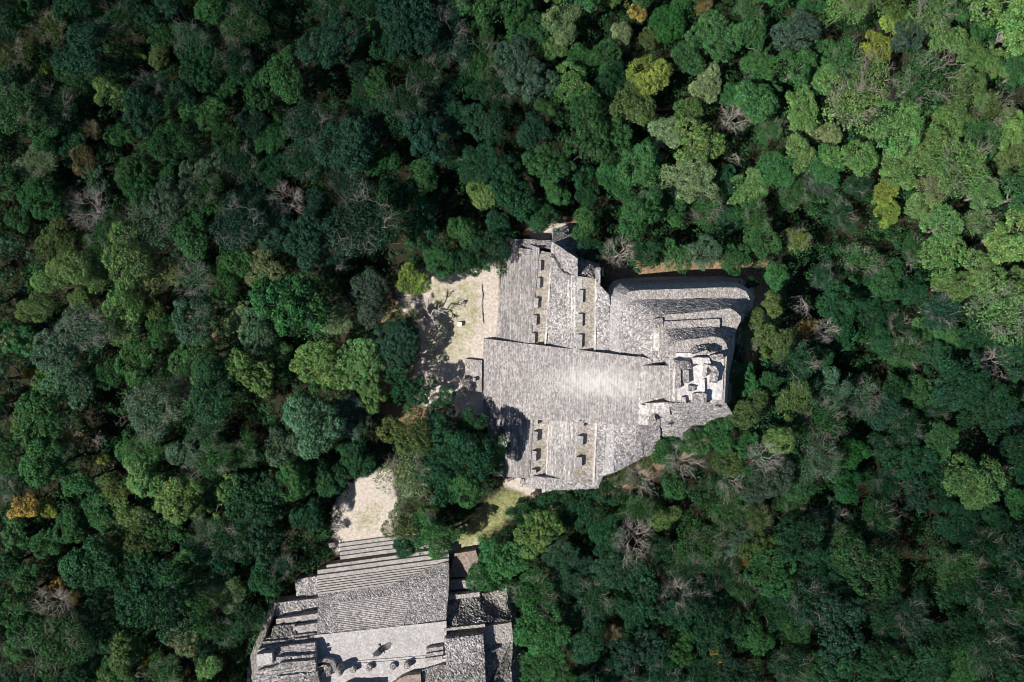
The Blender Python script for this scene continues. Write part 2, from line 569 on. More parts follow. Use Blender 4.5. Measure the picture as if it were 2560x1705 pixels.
# north wing
patch("side_staircase", [(1263, 590, 0), (1238, 852, 0)], [(1349, 620, G1), (1327, 858, G1)], M_SIDE_STAIR, pyr, ds=0.35, steps=14, wear=0.06, riser=0.3)
gN1 = patch("lower_gallery", [(1348, 634, G1 - 0.1), (1327, 862, G1 - 0.1)], [(1382, 636, G1 - 0.1), (1362, 864, G1 - 0.1)], M_FLOOR, pyr, rough=0.04)
patch("terrace_wall", [(1380, 606, G1 + 1.1), (1361, 866, G1 + 1.1)], [(1384, 606, G1 + 1.2), (1365, 866, G1 + 1.2)], M_EDGE, pyr, ds=0.5, rough=0.02)
patch("upper_flight", [(1383, 606, G1 + 1.1), (1364, 868, G1 + 1.1)], [(1443, 646, G2), (1443, 876, G2)], M_RUBBLE, pyr, ds=0.28, rough=0.08, lump=0.35)
for k, (a, bq) in enumerate((((1419, 700), (1419, 868)), ((1428, 690), (1428, 868)), ((1434, 705), (1435, 868)))):
    patch("ledge_course", [(a[0], a[1], 10.35 + k * 0.55), (bq[0], bq[1], 10.35 + k * 0.55)], [(a[0] + 4, a[1], 10.4 + k * 0.55), (bq[0] + 4, bq[1], 10.4 + k * 0.55)], M_EDGE, pyr, ds=0.4, rough=0.04)
gN2 = patch("upper_gallery", [(1442, 690, G2), (1442, 878, G2)], [(1490, 696, G2), (1486, 882, G2)], M_FLOOR, pyr, rough=0.04)
patch("terrace_wall", [(1489, 696, G2 + 0.9), (1485, 884, G2 + 0.9)], [(1493, 696, G2 + 1.0), (1489, 884, G2 + 1.0)], M_EDGE, pyr, ds=0.5, rough=0.02)
patch("rubble_slope", [(1491, 694, G2 + 0.9), (1488, 884, G2 + 0.9)], [(1503, 716, 13.2), (1524, 738, 13.6), (1524, 888, 14.0)], M_RUBBLE, pyr, ds=0.28, rough=0.07, lump=0.15)
block("wall_end", [(1491, 668), (1501, 668), (1501, 718), (1491, 718)], 6, 13.3, M_RUBBLE, pyr, rough=0.06)
block("buttress", [(1505, 668), (1509, 668), (1509, 690), (1505, 690)], 5, 10.5, M_FACING, pyr, rough=0.04)
# ruined north end of the wing
patch("ruined_end", [(1384, 575, 3.0), (1440, 588, 2.5), (1500, 640, 5.5)], [(1378, 640, 8.0), (1420, 680, 11.0), (1500, 700, 12.6)], M_RUBBLE_DARK, pyr, ds=0.28, rough=0.13, lump=0.9, base=0)
patch("ruined_end", [(1286, 596, 3.4), (1384, 602, 4.4)], [(1290, 612, 4.0), (1384, 622, 5.3)], M_RUBBLE, pyr, ds=0.3, rough=0.07, base=-0.3)
patch("ruined_end", [(1290, 618, 4.4), (1382, 632, 6.0)], [(1290, 632, 4.6), (1382, 645, 6.3)], M_RUBBLE, pyr, ds=0.3, rough=0.07, base=-0.3)
patch("ruined_end", [(1382, 570, 3.5), (1420, 566, 2.5)], [(1384, 625, 6.8), (1432, 625, 5.0)], M_FACING, pyr, ds=0.3, rough=0.07, lump=0.3, base=-0.3)
# pillars of the galleries
for (u, v0, v1, w) in ((1347, 652, 676, 6), (1344, 694, 719, 7), (1336, 744, 769, 10), (1332, 788, 813, 10), (1329, 832, 857, 9)):
    block("pillar", [(u, v0), (u + w, v0 + 1), (u + w - 1, v1 + 1), (u - 1, v1)], G1 - 0.2, G1 + 0.5, M_FACING, gN1, ds=0.3, rough=0.03)
for (u, v0, v1, w) in ((1446, 725, 756, 12), (1445, 784, 815, 12), (1444, 836, 868, 12)):
    block("pillar", [(u, v0), (u + w, v0 + 1), (u + w - 1, v1 + 1), (u - 1, v1)], G2 - 0.2, G2 + 0.5, M_FACING, gN2, ds=0.3, rough=0.03)
patch("paved_strip", [(1443, 694, G2 + 0.05), (1442, 730, G2 + 0.05)], [(1456, 694, G2 + 0.06), (1455, 730, G2 + 0.06)], M_PLATFORM, pyr, rough=0.01)
# south wing
patch("side_staircase", [(1212, 1030, 0), (1232, 1190, 0)], [(1334, 1036, G1), (1324, 1196, G1)], M_SIDE_STAIR, pyr, ds=0.35, steps=14, wear=0.06, riser=0.3)
gS1 = patch("lower_gallery", [(1333, 1042, G1 - 0.1), (1322, 1196, G1 - 0.1)], [(1372, 1046, G1 - 0.1), (1366, 1196, G1 - 0.1)], M_FLOOR, pyr, rough=0.04)
patch("terrace_wall", [(1371, 1062, G1 + 0.5), (1364, 1194, G1 + 0.5)], [(1374, 1062, G1 + 0.6), (1367, 1194, G1 + 0.6)], M_EDGE, pyr, ds=0.5, rough=0.02)
patch("upper_flight", [(1373, 1040, G1 + 0.5), (1366, 1200, G1 + 0.5)], [(1447, 1040, G2), (1436, 1204, G2)], M_STAIR_WORN, pyr, ds=0.3, steps=16, wear=0.25, broken=0.06)
gS2 = patch("upper_gallery", [(1446, 1044, G2), (1434, 1206, G2)], [(1491, 1050, G2), (1483, 1210, G2)], M_FLOOR, pyr, rough=0.04)
patch("terrace_wall", [(1489, 1052, G2 + 0.9), (1482, 1206, G2 + 0.9)], [(1493, 1052, G2 + 1.0), (1486, 1206, G2 + 1.0)], M_EDGE, pyr, ds=0.5, rough=0.02)
patch("rubble_slope", [(1492, 1050, G2 + 0.9), (1485, 1214, G2 + 0.8)], [(1516, 1054, 13.9), (1509, 1190, 13.4), (1497, 1214, 13.2)], M_RUBBLE, pyr, ds=0.28, rough=0.06)
patch("talud_wall", [(1514, 1050, 13.6), (1506, 1190, 13.2)], [(1537, 1052, 15.4), (1535, 1180, 14.6)], M_FACING, pyr, ds=0.4, rough=0.03)
patch("rubble_slope", [(1535, 1050, 15.4), (1533, 1182, 14.6)], [(1600, 1048, 18.3), (1608, 1142, 13.9)], M_RUBBLE, pyr, ds=0.26, rough=0.10, lump=0.3)
patch("ruined_end", [(1322, 1190, 5.6), (1436, 1200, 11.2), (1497, 1206, 12.9)], [(1306, 1216, 2.5), (1392, 1226, 9.5), (1497, 1222, 12.6)], M_RUBBLE, pyr, ds=0.28, rough=0.08, lump=0.2)
for (u, v0, v1, w) in ((1335, 1047, 1061, 10), (1334, 1079, 1104, 10), (1331, 1128, 1154, 10), (1330, 1174, 1184, 10)):
    block("pillar", [(u, v0), (u + w, v0 + 1), (u + w - 1, v1 + 1), (u - 1, v1)], G1 - 0.2, G1 + 0.75, M_FACING, gS1, ds=0.3, rough=0.03)
for (u, v0, v1, w) in ((1448, 1052, 1067, 12), (1445, 1090, 1114, 13), (1442, 1143, 1167, 13)):
    block("pillar", [(u, v0), (u + w, v0 + 1), (u + w - 1, v1 + 1), (u - 1, v1)], G2 - 0.2, G2 + 0.75, M_FACING, gS2, ds=0.3, rough=0.03)
# pale repaired ramp that runs down the south wing
patch("repaired_ramp", [(1392, 1112, 8.6), (1414, 1112, 9.9)], [(1354, 1232, 3.2), (1378, 1228, 5.4)], M_PLATFORM, pyr, ds=0.4, rough=0.03)
for u in (1302, 1307):
    block("wall_stub", [(u, 1197), (u + 3, 1198), (u + 1, 1213), (u - 2, 1212)], -0.2, 1.6 + (u - 1302) * 0.05, M_RUBBLE, pyr, rough=0.05)
# rounded tiers of the body
T1b = [(1518, 884, 13.6), (1519, 790, 13.3), (1520, 735, 12.5), (1525, 714, 10.5), (1538, 700, 8.5), (1570, 694, 6.5), (1700, 690, 6.5), (1800, 690, 6.5), (1850, 695, 6.5), (1882, 712, 6.5), (1893, 740, 6.5), (1886, 785, 7.5), (1858, 820, 10.5), (1852, 880, 12.0), (1832, 945, 12.0), (1826, 1010, 12.0)]
T1t = [(1548, 888, 15.5), (1549, 780, 15.5), (1551, 753, 15.5), (1559, 738, 15.5), (1576, 729, 15.5), (1602, 725, 15.5), (1700, 722, 15.5), (1800, 719, 15.5), (1845, 719, 15.5), (1866, 729, 15.5), (1876, 750, 15.5), (1871, 775, 15.5), (1847, 815, 15.5), (1843, 875, 15.5), (1826, 940, 15.5), (1821, 1010, 15.5)]
T2b = [(1553, 890, 15.6), (1554, 795, 15.6), (1558, 768, 15.6), (1570, 757, 15.6), (1587, 751, 15.6), (1612, 749, 15.6), (1700, 747, 15.6), (1800, 744, 15.6), (1842, 748, 15.6), (1860, 764, 15.6), (1864, 785, 15.6), (1860, 797, 15.6), (1842, 818, 15.6), (1838, 875, 15.6), (1824, 940, 15.6), (1819, 1010, 15.6)]
T2t = [(1628, 906, 18.6), (1632, 850, 18.7), (1638, 818, 19.3), (1645, 800, 19.3), (1652, 792, 19.3), (1668, 787, 19.3), (1722, 782, 19.3), (1790, 775, 19.3), (1826, 771, 19.3), (1843, 781, 19.3), (1853, 792, 19.3), (1851, 804, 19.3), (1834, 818, 19.3), (1829, 875, 19.3), (1822, 940, 19.3), (1817, 1010, 19.3)]
S2 = [(1630, 908, 18.6), (1640, 908, 18.7), (1652, 908, 19.3), (1660, 908, 19.3), (1670, 908, 19.3), (1680, 908, 19.3), (1710, 908, 19.3), (1740, 908, 19.3), (1765, 908, 19.3), (1785, 908, 19.3), (1795, 912, 19.3), (1800, 916, 19.3), (1805, 925, 19.3), (1808, 940, 19.3), (1811, 970, 19.3), (1814, 1011, 19.3)]
patch("talud_wall", T1b, T1t, M_FACING, pyr, ds=0.33, rough=0.035, match=True, base=5.0)
patch("tier_ledge", T1t, T2b, M_LEDGE, pyr, ds=0.33, rough=0.05, match=True, base=5.0, skirt=False)
patch("tier_wall", T2b, T2t, M_RUBBLE, pyr, ds=0.22, rough=0.05, match=True, lump=0.06, skirt=False)
patch("tier_ledge", T2t, S2, M_LEDGE, pyr, ds=0.33, rough=0.06, match=True, skirt=False)
patch("tier_wall", [(1660, 797, 18.75), (1798, 790, 18.75), (1804, 800, 18.75), (1802, 824, 18.75)], [(1662, 805, 19.8), (1794, 798, 19.8), (1799, 804, 19.8), (1798, 823, 19.8)], M_RUBBLE, pyr, ds=0.22, rough=0.07, match=True, skirt=False)
patch("tier_ledge", [(1661, 804, 19.8), (1799, 797, 19.8)], [(1658, 830, 19.8), (1800, 826, 19.8)], M_LEDGE, pyr, ds=0.26, rough=0.07, base=18.3)
T4b = [(1655, 893, 18.8), (1652, 845, 18.8), (1658, 824, 19.7), (1690, 820, 19.85), (1740, 818, 19.85), (1790, 817, 19.85), (1814, 823, 18.9), (1827, 845, 18.9), (1828, 880, 18.9), (1823, 940, 18.9), (1817, 1010, 18.9)]
T4t = [(1676, 893, 22.3), (1678, 866, 22.4), (1686, 855, 22.5), (1704, 850, 22.5), (1744, 846, 22.5), (1785, 841, 22.5), (1806, 846, 22.5), (1816, 859, 22.5), (1819, 876, 22.5), (1816, 915, 22.5), (1811, 1008, 22.3)]
T4s = [(1676, 1003, 22.1), (1682, 1004, 22.1), (1690, 1004, 22.1), (1705, 1005, 22.1), (1720, 1005, 22.1), (1740, 1006, 22.1), (1760, 1006, 22.1), (1775, 1007, 22.1), (1790, 1007, 22.1), (1802, 1008, 22.1), (1809, 1009, 22.1)]
patch("tier_wall", T4b, T4t, M_RUBBLE, pyr, ds=0.2, rough=0.06, match=True, skirt=False)
patch("summit_rim", T4t, T4s, M_LEDGE, pyr, ds=0.3, rough=0.05, match=True, base=17)
patch("summit_floor", [(1690, 882, 22.6), (1720, 882, 22.6), (1760, 890, 22.6), (1810, 882, 22.6)], [(1690, 1000, 22.4), (1720, 1000, 22.4), (1760, 1000, 22.4), (1806, 1000, 22.4)], M_PLASTER, pyr, ds=0.3, rough=0.025, base=21.5)
# upper stair and landing
patch("landing", [(1596, 890, 18.55), (1588, 1066, 18.55)], [(1668, 908, 18.6), (1668, 1012, 18.6)], M_STAIR_WORN, pyr, ds=0.35, rough=0.05, base=15)
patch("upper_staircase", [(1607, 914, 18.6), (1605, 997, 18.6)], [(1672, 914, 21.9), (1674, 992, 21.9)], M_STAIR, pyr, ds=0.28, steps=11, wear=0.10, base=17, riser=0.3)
patch("summit_apron", [(1671, 896, 21.9), (1673, 1003, 21.9)], [(1692, 896, 22.55), (1692, 1003, 22.45)], M_STAIR_WORN, pyr, ds=0.3, rough=0.05, base=17)
block("low_wall", [(1634, 820), (1649, 820), (1649, 878), (1634, 878)], 18.3, 19.4, M_EDGE, pyr, rough=0.06)
block("low_wall", [(1634, 796), (1655, 795), (1658, 818), (1633, 820)], 18.3, 19.7, M_RUBBLE, pyr, rough=0.14)
block("low_wall", [(1632, 878), (1650, 876), (1652, 905), (1631, 905)], 18.2, 19.2, M_RUBBLE, pyr, rough=0.14)
# ruined rooms on the summit
block("room_wall", [(1692, 906), (1702, 908), (1702, 972), (1690, 972)], 22.30, 23.20, M_RUBBLE, pyr, rough=0.08)
block("room_wall", [(1687, 899), (1723, 905), (1734, 921), (1706, 924)], 22.30, 23.60, M_RUBBLE_DARK, pyr, rough=0.12)
block("room_wall", [(1708, 925), (1722, 925), (1723, 958), (1710, 958)], 22.30, 23.40, M_RUBBLE, pyr, rough=0.06)
block("room_wall", [(1722, 962), (1738, 968), (1736, 978), (1722, 978)], 22.30, 23.00, M_RUBBLE, pyr, rough=0.1)
block("room_wall", [(1733, 894), (1772, 894), (1778, 908), (1735, 909)], 22.30, 23.90, M_PLASTER, pyr, rough=0.05)
block("room_wall", [(1762, 910), (1770, 908), (1764, 944), (1758, 940)], 22.30, 23.40, M_STAIR_WORN, pyr, rough=0.05)
block("room_wall", [(1757, 948), (1762, 948), (1762, 984), (1757, 984)], 22.30, 23.00, M_PLASTER, pyr, rough=0.04)
block("room_wall", [(1733, 984), (1760, 982), (1767, 1012), (1734, 1014)], 21.90, 22.90, M_RUBBLE, pyr, rough=0.08)
block("room_wall", [(1758, 982), (1766, 986), (1768, 1010), (1760, 1012)], 22.30, 23.60, M_RUBBLE, pyr, rough=0.08)
block("room_wall", [(1782, 920), (1797, 928), (1795, 957), (1778, 957)], 22.30, 23.60, M_RUBBLE, pyr, rough=0.09)
block("room_wall", [(1768, 912), (1788, 915), (1798, 930), (1780, 924)], 22.30, 23.80, M_RUBBLE, pyr, rough=0.08)
block("room_wall", [(1774, 888), (1806, 884), (1812, 898), (1782, 902)], 22.30, 23.90, M_RUBBLE, pyr, rough=0.1)
block("room_wall", [(1706, 992), (1714, 993), (1716, 1012), (1708, 1012)], 22.30, 23.00, M_RUBBLE, pyr, rough=0.06)
block("room_wall", [(1776, 1014), (1796, 1014), (1796, 1024), (1774, 1024)], 19.0, 21.7, M_RUBBLE, pyr, rough=0.08)
patch("rubble_mound", [(1722, 878, 22.55), (1740, 864, 22.55), (1765, 860, 22.55), (1795, 866, 22.55), (1806, 880, 22.55)], [(1730, 886, 22.70), (1745, 878, 24.10), (1765, 876, 24.60), (1785, 878, 24.10), (1800, 884, 22.80)], M_RUBBLE_DARK, pyr, ds=0.22, rough=0.14, match=True, base=21.5)
patch("rubble_mound", [(1726, 890, 22.55), (1765, 892, 22.55), (1802, 886, 22.55)], [(1730, 886, 22.70), (1765, 876, 24.60), (1800, 884, 22.80)], M_PLATFORM, pyr, ds=0.25, rough=0.10, match=True, base=21.5)
# south and back slopes
patch("rubble_slope", [(1640, 1130, 11.5), (1700, 1118, 12.0), (1780, 1090, 13.0), (1845, 1050, 13.5)], [(1630, 1010, 18.7), (1690, 1005, 21.9), (1760, 1006, 22.1), (1814, 1008, 22.1)], M_RUBBLE, pyr, ds=0.25, rough=0.09, lump=0.3, base=5)
patch("rubble_slope", [(1590, 1146, 14.3), (1650, 1132, 13.3)], [(1592, 1040, 18.4), (1650, 1006, 18.7)], M_RUBBLE, pyr, ds=0.25, rough=0.09, lump=0.25, base=5)
patch("low_wall", [(1596, 1062, 18.0), (1622, 1062, 18.2)], [(1602, 1012, 18.9), (1624, 1012, 19.0)], M_EDGE, pyr, ds=0.3, rough=0.07, base=14)
patch("side_chute", [(1630, 1032, 19.2), (1675, 1040, 19.0)], [(1612, 1008, 18.9), (1672, 1006, 20.8)], M_STAIR_WORN, pyr, ds=0.3, steps=6, wear=0.2, base=15)
block("low_wall", [(1616, 1040), (1636, 1034), (1640, 1056), (1620, 1062)], 14, 18.4, M_RUBBLE, pyr, rough=0.14)

# ------------------------------------------------------------------ the ruined temple at the bottom edge
ox, oy, _ = PX(950, 1560, 0)
tem = thing("ruined_temple", "ruined stone temple with stepped front and column stumps, at the bottom edge", "temple", (ox, oy, 0))
ZK = 0.60
patch("broad_steps", [(849, 1356, 0), (1122, 1320, 0)], [(851, 1399, 2.1), (1122, 1363, 2.1)], M_STEP, tem, ds=0.4, steps=4, wear=0.03)
patch("broad_steps", [(817, 1409, 2.1), (1122, 1367, 2.1)], [(817, 1422, 2.8), (1122, 1380, 2.8)], M_STEP, tem, ds=0.4, steps=1, wear=0.03)
patch("broad_steps", [(795, 1422, 2.8), (1122, 1379, 2.8)], [(793, 1449, 4.2), (1122, 1406, 4.2)], M_STEP, tem, ds=0.4, steps=2, wear=0.03)
patch("front_staircase", [(793, 1449, 4.2), (1098, 1409, 4.2)], [(796, 1486, 6.4), (985, 1460, 6.4)], M_STEP, tem, ds=0.35, steps=6, wear=0.04)
patch("rubble_slope", [(1092, 1410, 4.3), (1122, 1406, 4.9)], [(975, 1462, 6.5), (1122, 1440, 6.6)], M_RUBBLE, tem, ds=0.22, rough=0.10)
patch("rubble_slope", [(795, 1485, 6.3), (1122, 1438, 6.5)], [(795, 1514, 7.7), (1122, 1470, 8.0)], M_RUBBLE, tem, ds=0.2, rough=0.06, lump=0.1)
patch("upper_staircase", [(830, 1508, 7.5), (1030, 1480, 7.6)], [(850, 1587, 11), (1008, 1569, 11)], M_TEMPLE_STAIR, tem, ds=0.3, steps=18, wear=0.10, broken=0.04)
patch("rubble_slope", [(795, 1512, 7.7), (834, 1507, 7.6)], [(793, 1590, 11), (852, 1587, 11)], M_RUBBLE, tem, ds=0.2, rough=0.06)
patch("rubble_slope", [(1026, 1481, 7.7), (1122, 1470, 8.0)], [(1003, 1570, 11), (1114, 1556, 11)], M_RUBBLE, tem, ds=0.2, rough=0.06, lump=0.15)
plat = patch("upper_platform", [(786, 1588, 11.05), (1116, 1553, 11.05)], [(786, 1700, 11.05), (1116, 1664, 11.05)], M_PLATFORM, tem, ds=0.5, rough=0.03)
patch("platform_steps", [(838, 1655, 11.05), (1072, 1637, 11.05)], [(838, 1668, 11.5), (1072, 1650, 11.5)], M_PLATFORM, tem, ds=0.5, steps=2, wear=0.02, base=10)
patch("column_floor", [(786, 1672, 11.5), (1120, 1646, 11.5)], [(786, 1830, 11.5), (1120, 1800, 11.5)], M_PLATFORM, tem, ds=0.5, rough=0.03, base=0)


def lathe(name, prof, mat, parent, loc, seg=14, jitter=0.0, smooth=True):
    verts, faces = [], []
    for (r, z) in prof:
        for k in range(seg):
            a = 2 * math.pi * k / seg
            rr = r * (1 + (rnd.random() - 0.5) * jitter)
            verts.append((rr * math.cos(a), rr * math.sin(a), z + (rnd.random() - 0.5) * jitter * 0.3))
    for i in range(len(prof) - 1):
        for k in range(seg):
            k2 = (k + 1) % seg
            faces.append((i * seg + k, i * seg + k2, (i + 1) * seg + k2, (i + 1) * seg + k))
    faces.append(tuple((len(prof) - 1) * seg + k for k in range(seg)))
    o = link(name, make_mesh(name, verts, faces, mat, smooth), parent)
    org = np.array(parent.location) if parent is not None else np.zeros(3)
    o.location = tuple(np.array(loc) - org)
    return o


for (u, v, hh) in ((882, 1676, 0.9), (922, 1671, 0.75), (982, 1667, 0.6), (1017, 1666, 1.0)):
    lathe("column_stump", [(0.52, 0), (0.5, 0.1), (0.47, hh * 0.5), (0.47, hh - 0.08), (0.38, hh), (0.1, hh - 0.06)], M_RUBBLE_DARK, tem, PX(u, v, 11.5 * ZK + hh)[:2] + (11.5 * ZK - 0.05,), jitter=0.12)
lathe("rounded_pier", [(0.6, 0), (0.58, 1.6), (0.5, 2.0), (0.3, 2.2), (0.05, 2.25)], M_RUBBLE, tem, PX(846, 1684, 11.5 * ZK + 2.2)[:2] + (11.5 * ZK - 0.05,), jitter=0.05)
# left block with its terraces
patch("terrace", [(738, 1447, 3.0), (797, 1440, 3.0)], [(742, 1500, 3.2), (797, 1498, 3.2)], M_RUBBLE, tem, ds=0.22, rough=0.12, lump=0.4)
patch("terrace", [(686, 1506, 5.0), (797, 1497, 5.0)], [(688, 1540, 5.2), (797, 1530, 5.2)], M_RUBBLE, tem, ds=0.22, rough=0.13, lump=0.5)
patch("terrace", [(690, 1548, 7.6), (797, 1533, 7.6)], [(690, 1560, 7.7), (797, 1552, 7.7)], M_LEDGE, tem, ds=0.28, rough=0.06)
patch("terrace", [(734, 1566, 9.4), (797, 1557, 9.4)], [(730, 1586, 9.6), (797, 1582, 9.6)], M_LEDGE, tem, ds=0.28, rough=0.06)
patch("rubble_slope", [(682, 1566, 8.4), (738, 1560, 8.8)], [(676, 1592, 10.2), (738, 1586, 10.2)], M_RUBBLE_DARK, tem, ds=0.22, rough=0.11, lump=0.2)
patch("broken_courses", [(660, 1592, 9.2), (790, 1578, 9.6)], [(648, 1624, 11.6), (790, 1608, 11.8)], M_RUBBLE_DARK, tem, ds=0.24, steps=3, wear=0.4, broken=0.3, riser=0.2)
patch("broken_courses", [(646, 1622, 12.4), (788, 1606, 12.8)], [(636, 1716, 14.8), (790, 1676, 14.6)], M_RUBBLE, tem, ds=0.24, steps=9, wear=0.42, broken=0.34, riser=0.2)
patch("tower_top", [(634, 1714, 13.4), (796, 1674, 13.4)], [(630, 1840, 13.4), (820, 1800, 13.4)], M_RUBBLE_DARK, tem, ds=0.2, rough=0.14, lump=1.3)
block("plastered_niche", [(641, 1636), (680, 1632), (681, 1658), (644, 1666)], 11, 14.6, M_PLATFORM, tem, rough=0.05)
for (u0, v0, u1, v1, zt) in ((690, 1640, 786, 1646, 14.6), (700, 1654, 786, 1662, 15.0), (690, 1688, 760, 1694, 15.2), (645, 1672, 682, 1676, 15.0)):
    block("masonry_course", [(u0, v0 + 4), (u1, v0 - 4), (u1, v1 - 4), (u0, v1 + 4)], 11, zt, M_RUBBLE, tem, ds=0.22, rough=0.16)
# rounded mask plinth left of the platform
patch("rounded_plinth", [(788, 1652, 12.5), (812, 1646, 12.6), (832, 1650, 12.6), (841, 1664, 12.6), (840, 1680, 12.4)], [(788, 1660, 13.0), (810, 1655, 13.1), (824, 1658, 13.1), (831, 1668, 13.0), (832, 1680, 12.9)], M_FACING, tem, ds=0.3, rough=0.03, match=True, base=11)
patch("rounded_plinth", [(788, 1666, 12.9), (810, 1662, 13.0), (826, 1668, 12.9)], [(782, 1700, 13.4), (806, 1696, 13.2), (826, 1690, 12.4)], M_RUBBLE_DARK, tem, ds=0.25, rough=0.12, lump=0.2, base=11)
block("wall_remnant", [(862, 1714), (946, 1712), (946, 1790), (862, 1790)], 11.5, 13.8, M_RUBBLE, tem, rough=0.08)
patch("wall_remnant", [(978, 1712, 13.2), (1000, 1696, 13.4), (1020, 1688, 13.5), (1052, 1686, 13.5)], [(978, 1800, 13.2), (1000, 1800, 13.4), (1020, 1800, 13.4), (1052, 1800, 13.4)], M_BROWN, tem, ds=0.3, rough=0.05, match=True, base=11)
# right block with its terraces
patch("terrace", [(1136, 1384, 2.6), (1190, 1376, 2.6)], [(1120, 1444, 2.8), (1206, 1440, 2.8)], M_BROWN, tem, ds=0.3, rough=0.06)
patch("terrace", [(1120, 1455, 4.6), (1215, 1446, 4.6)], [(1118, 1476, 4.7), (1222, 1468, 4.7)], M_LEDGE, tem, ds=0.28, rough=0.06)
patch("rubble_slope", [(1116, 1488, 6.2), (1200, 1479, 6.2), (1264, 1472, 5.6)], [(1110, 1568, 10.4), (1205, 1559, 10.2), (1282, 1552, 8.8)], M_RUBBLE_DARK, tem, ds=0.18, rough=0.2, lump=2.2)
patch("terrace", [(1116, 1490, 7.0), (1200, 1480, 6.8)], [(1116, 1500, 7.0), (1200, 1491, 6.9)], M_LEDGE, tem, ds=0.24, rough=0.08)
block("masonry_course", [(1110, 1571), (1212, 1560), (1212, 1567), (1110, 1578)], 8, 11.2, M_LEDGE, tem, ds=0.24, rough=0.08)
patch("sunken_stair", [(1113, 1577, 8.4), (1207, 1566, 8.4)], [(1114, 1598, 13.0), (1207, 1586, 13.0)], M_RUBBLE_DARK, tem, ds=0.3, steps=7, wear=0.06, base=7, riser=0.6)
patch("tower_top", [(1110, 1597, 13.0), (1207, 1585, 13.0)], [(1116, 1666, 13.6), (1212, 1656, 13.4)], M_RUBBLE, tem, ds=0.18, rough=0.16, lump=0.7)
patch("tower_top", [(1096, 1664, 12.6), (1212, 1656, 12.8)], [(1084, 1800, 12.6), (1216, 1800, 12.4)], M_RUBBLE_DARK, tem, ds=0.24, rough=0.2, lump=0.8)
patch("tower_top", [(1055, 1676, 12.4), (1098, 1664, 12.6)], [(1052, 1800, 12.2), (1090, 1800, 12.4)], M_RUBBLE_DARK, tem, ds=0.24, rough=0.16, lump=0.4)
for (u0, v0, u1, v1, zt) in ((1066, 1618, 1108, 1626, 12.6), (1066, 1630, 1108, 1638, 13.0), (1062, 1642, 1106, 1650, 12.9)):
    block("masonry_course", [(u0, v0 + 4), (u1, v0 - 2), (u1, v1 - 2), (u0, v1 + 4)], 11, zt, M_LEDGE, tem, ds=0.26, rough=0.05)
patch("back_terrace", [(1205, 1568, 9.6), (1278, 1556, 9.2)], [(1210, 1612, 9.8), (1284, 1604, 9.2)], M_LEDGE, tem, ds=0.26, rough=0.08)
patch("outer_slope", [(1290, 1480, 2.0), (1304, 1600, 1.0), (1308, 1800, 0.5)], [(1264, 1490, 6.8), (1280, 1600, 8.6), (1240, 1700, 10.5), (1216, 1800, 11.5)], M_RUBBLE_DARK, tem, ds=0.24, rough=0.16, lump=0.6)
patch("back_terrace", [(1210, 1606, 9.6), (1284, 1600, 8.8)], [(1212, 1800, 9.5), (1262, 1800, 3.5)], M_RUBBLE_DARK, tem, ds=0.24, rough=0.10, lump=1.0)
patch("outer_slope", [(676, 1500, 1.0), (622, 1640, 1.0), (618, 1840, 1.0)], [(692, 1510, 5.0), (646, 1624, 12.0), (634, 1840, 12.0)], M_RUBBLE_DARK, tem, ds=0.26, rough=0.12, lump=0.3)

ZK = 1.0
# ------------------------------------------------------------------ small stone things on the plaza
t = thing("low_stone_platform", "low rectangular stone platform at the foot of the pyramid's wide stair", "platform", PX(1182, 938, 0))
patch("paved_top", [(1163, 897, 0.55), (1205, 901, 0.6)], [(1162, 982, 0.55), (1204, 980, 0.6)], M_LEDGE, t, ds=0.3, rough=0.04, base=-0.1)
x, y, _ = PX(1186, 949, 1.1)


def lump_stone(name, label, cat, loc, size, mat, seed, squash=0.7):
    """one weathered boulder-like block"""
    import bmesh
    bm = bmesh.new()
    bmesh.ops.create_icosphere(bm, subdivisions=3, radius=1.0)
    co = np.array([v.co[:] for v in bm.verts])
    q = np.sign(co) * np.abs(co) ** 0.6
    q *= (0.88 + 0.24 * vnoise(co, 2.0, seed))[:, None]
    for v, p in zip(bm.verts, q):
        v.co = (p[0] * size[0], p[1] * size[1], (p[2] + 0.9) * size[2])
    me = bpy.data.meshes.new(name)
    bm.to_mesh(me)
    bm.free()
    me.materials.append(mat)
    return thing(name, label, cat, loc, data=me)


lump_stone("stela_stump", "small upright broken stone stump on the low platform by the stair", "stone", (x, y, 0.5), (0.24, 0.32, 0.45), M_RUBBLE, 4)
x, y, _ = PX(1156, 757, 0.3)
t = thing("round_altar", "small round stone altar with a dark hollow on the grassy plaza", "altar", (x, y, 0))
lathe("drum", [(0.48, -0.05), (0.46, 0.15), (0.38, 0.22), (0.2, 0.23), (0.16, 0.08), (0.02, 0.06)], M_EDGE, t, (x, y, 0), seg=18, jitter=0.05)
lump_stone("cap_stone", "small dark stone standing on the round plaza altar", "stone", (x + 0.12, y + 0.1, 0.33), (0.13, 0.16, 0.2), M_RUBBLE_DARK, 9)
x, y, _ = PX(1149.5, 810, 0.5)
t = thing("white_stone_block", "white squared stone block standing alone on the sandy plaza", "stone block", (x, y, 0))
for nm, (hx, hy, z0, z1) in (("plinth", (0.36, 0.34, -0.05, 0.14)), ("block_top", (0.31, 0.29, 0.14, 0.62))):
    vv = [(sx * hx, sy * hy, z0) for sx, sy in ((-1, -1), (1, -1), (1, 1), (-1, 1))] + [(sx * hx * 0.96, sy * hy * 0.96, z1) for sx, sy in ((-1, -1), (1, -1), (1, 1), (-1, 1))]
    o = link(nm, make_mesh(nm, vv, [(0, 1, 5, 4), (1, 2, 6, 5), (2, 3, 7, 6), (3, 0, 4, 7), (4, 5, 6, 7), (3, 2, 1, 0)], M_WHITE), t)
    md = o.modifiers.new("edge", 'BEVEL')
    md.width = 0.03
    md.segments = 2
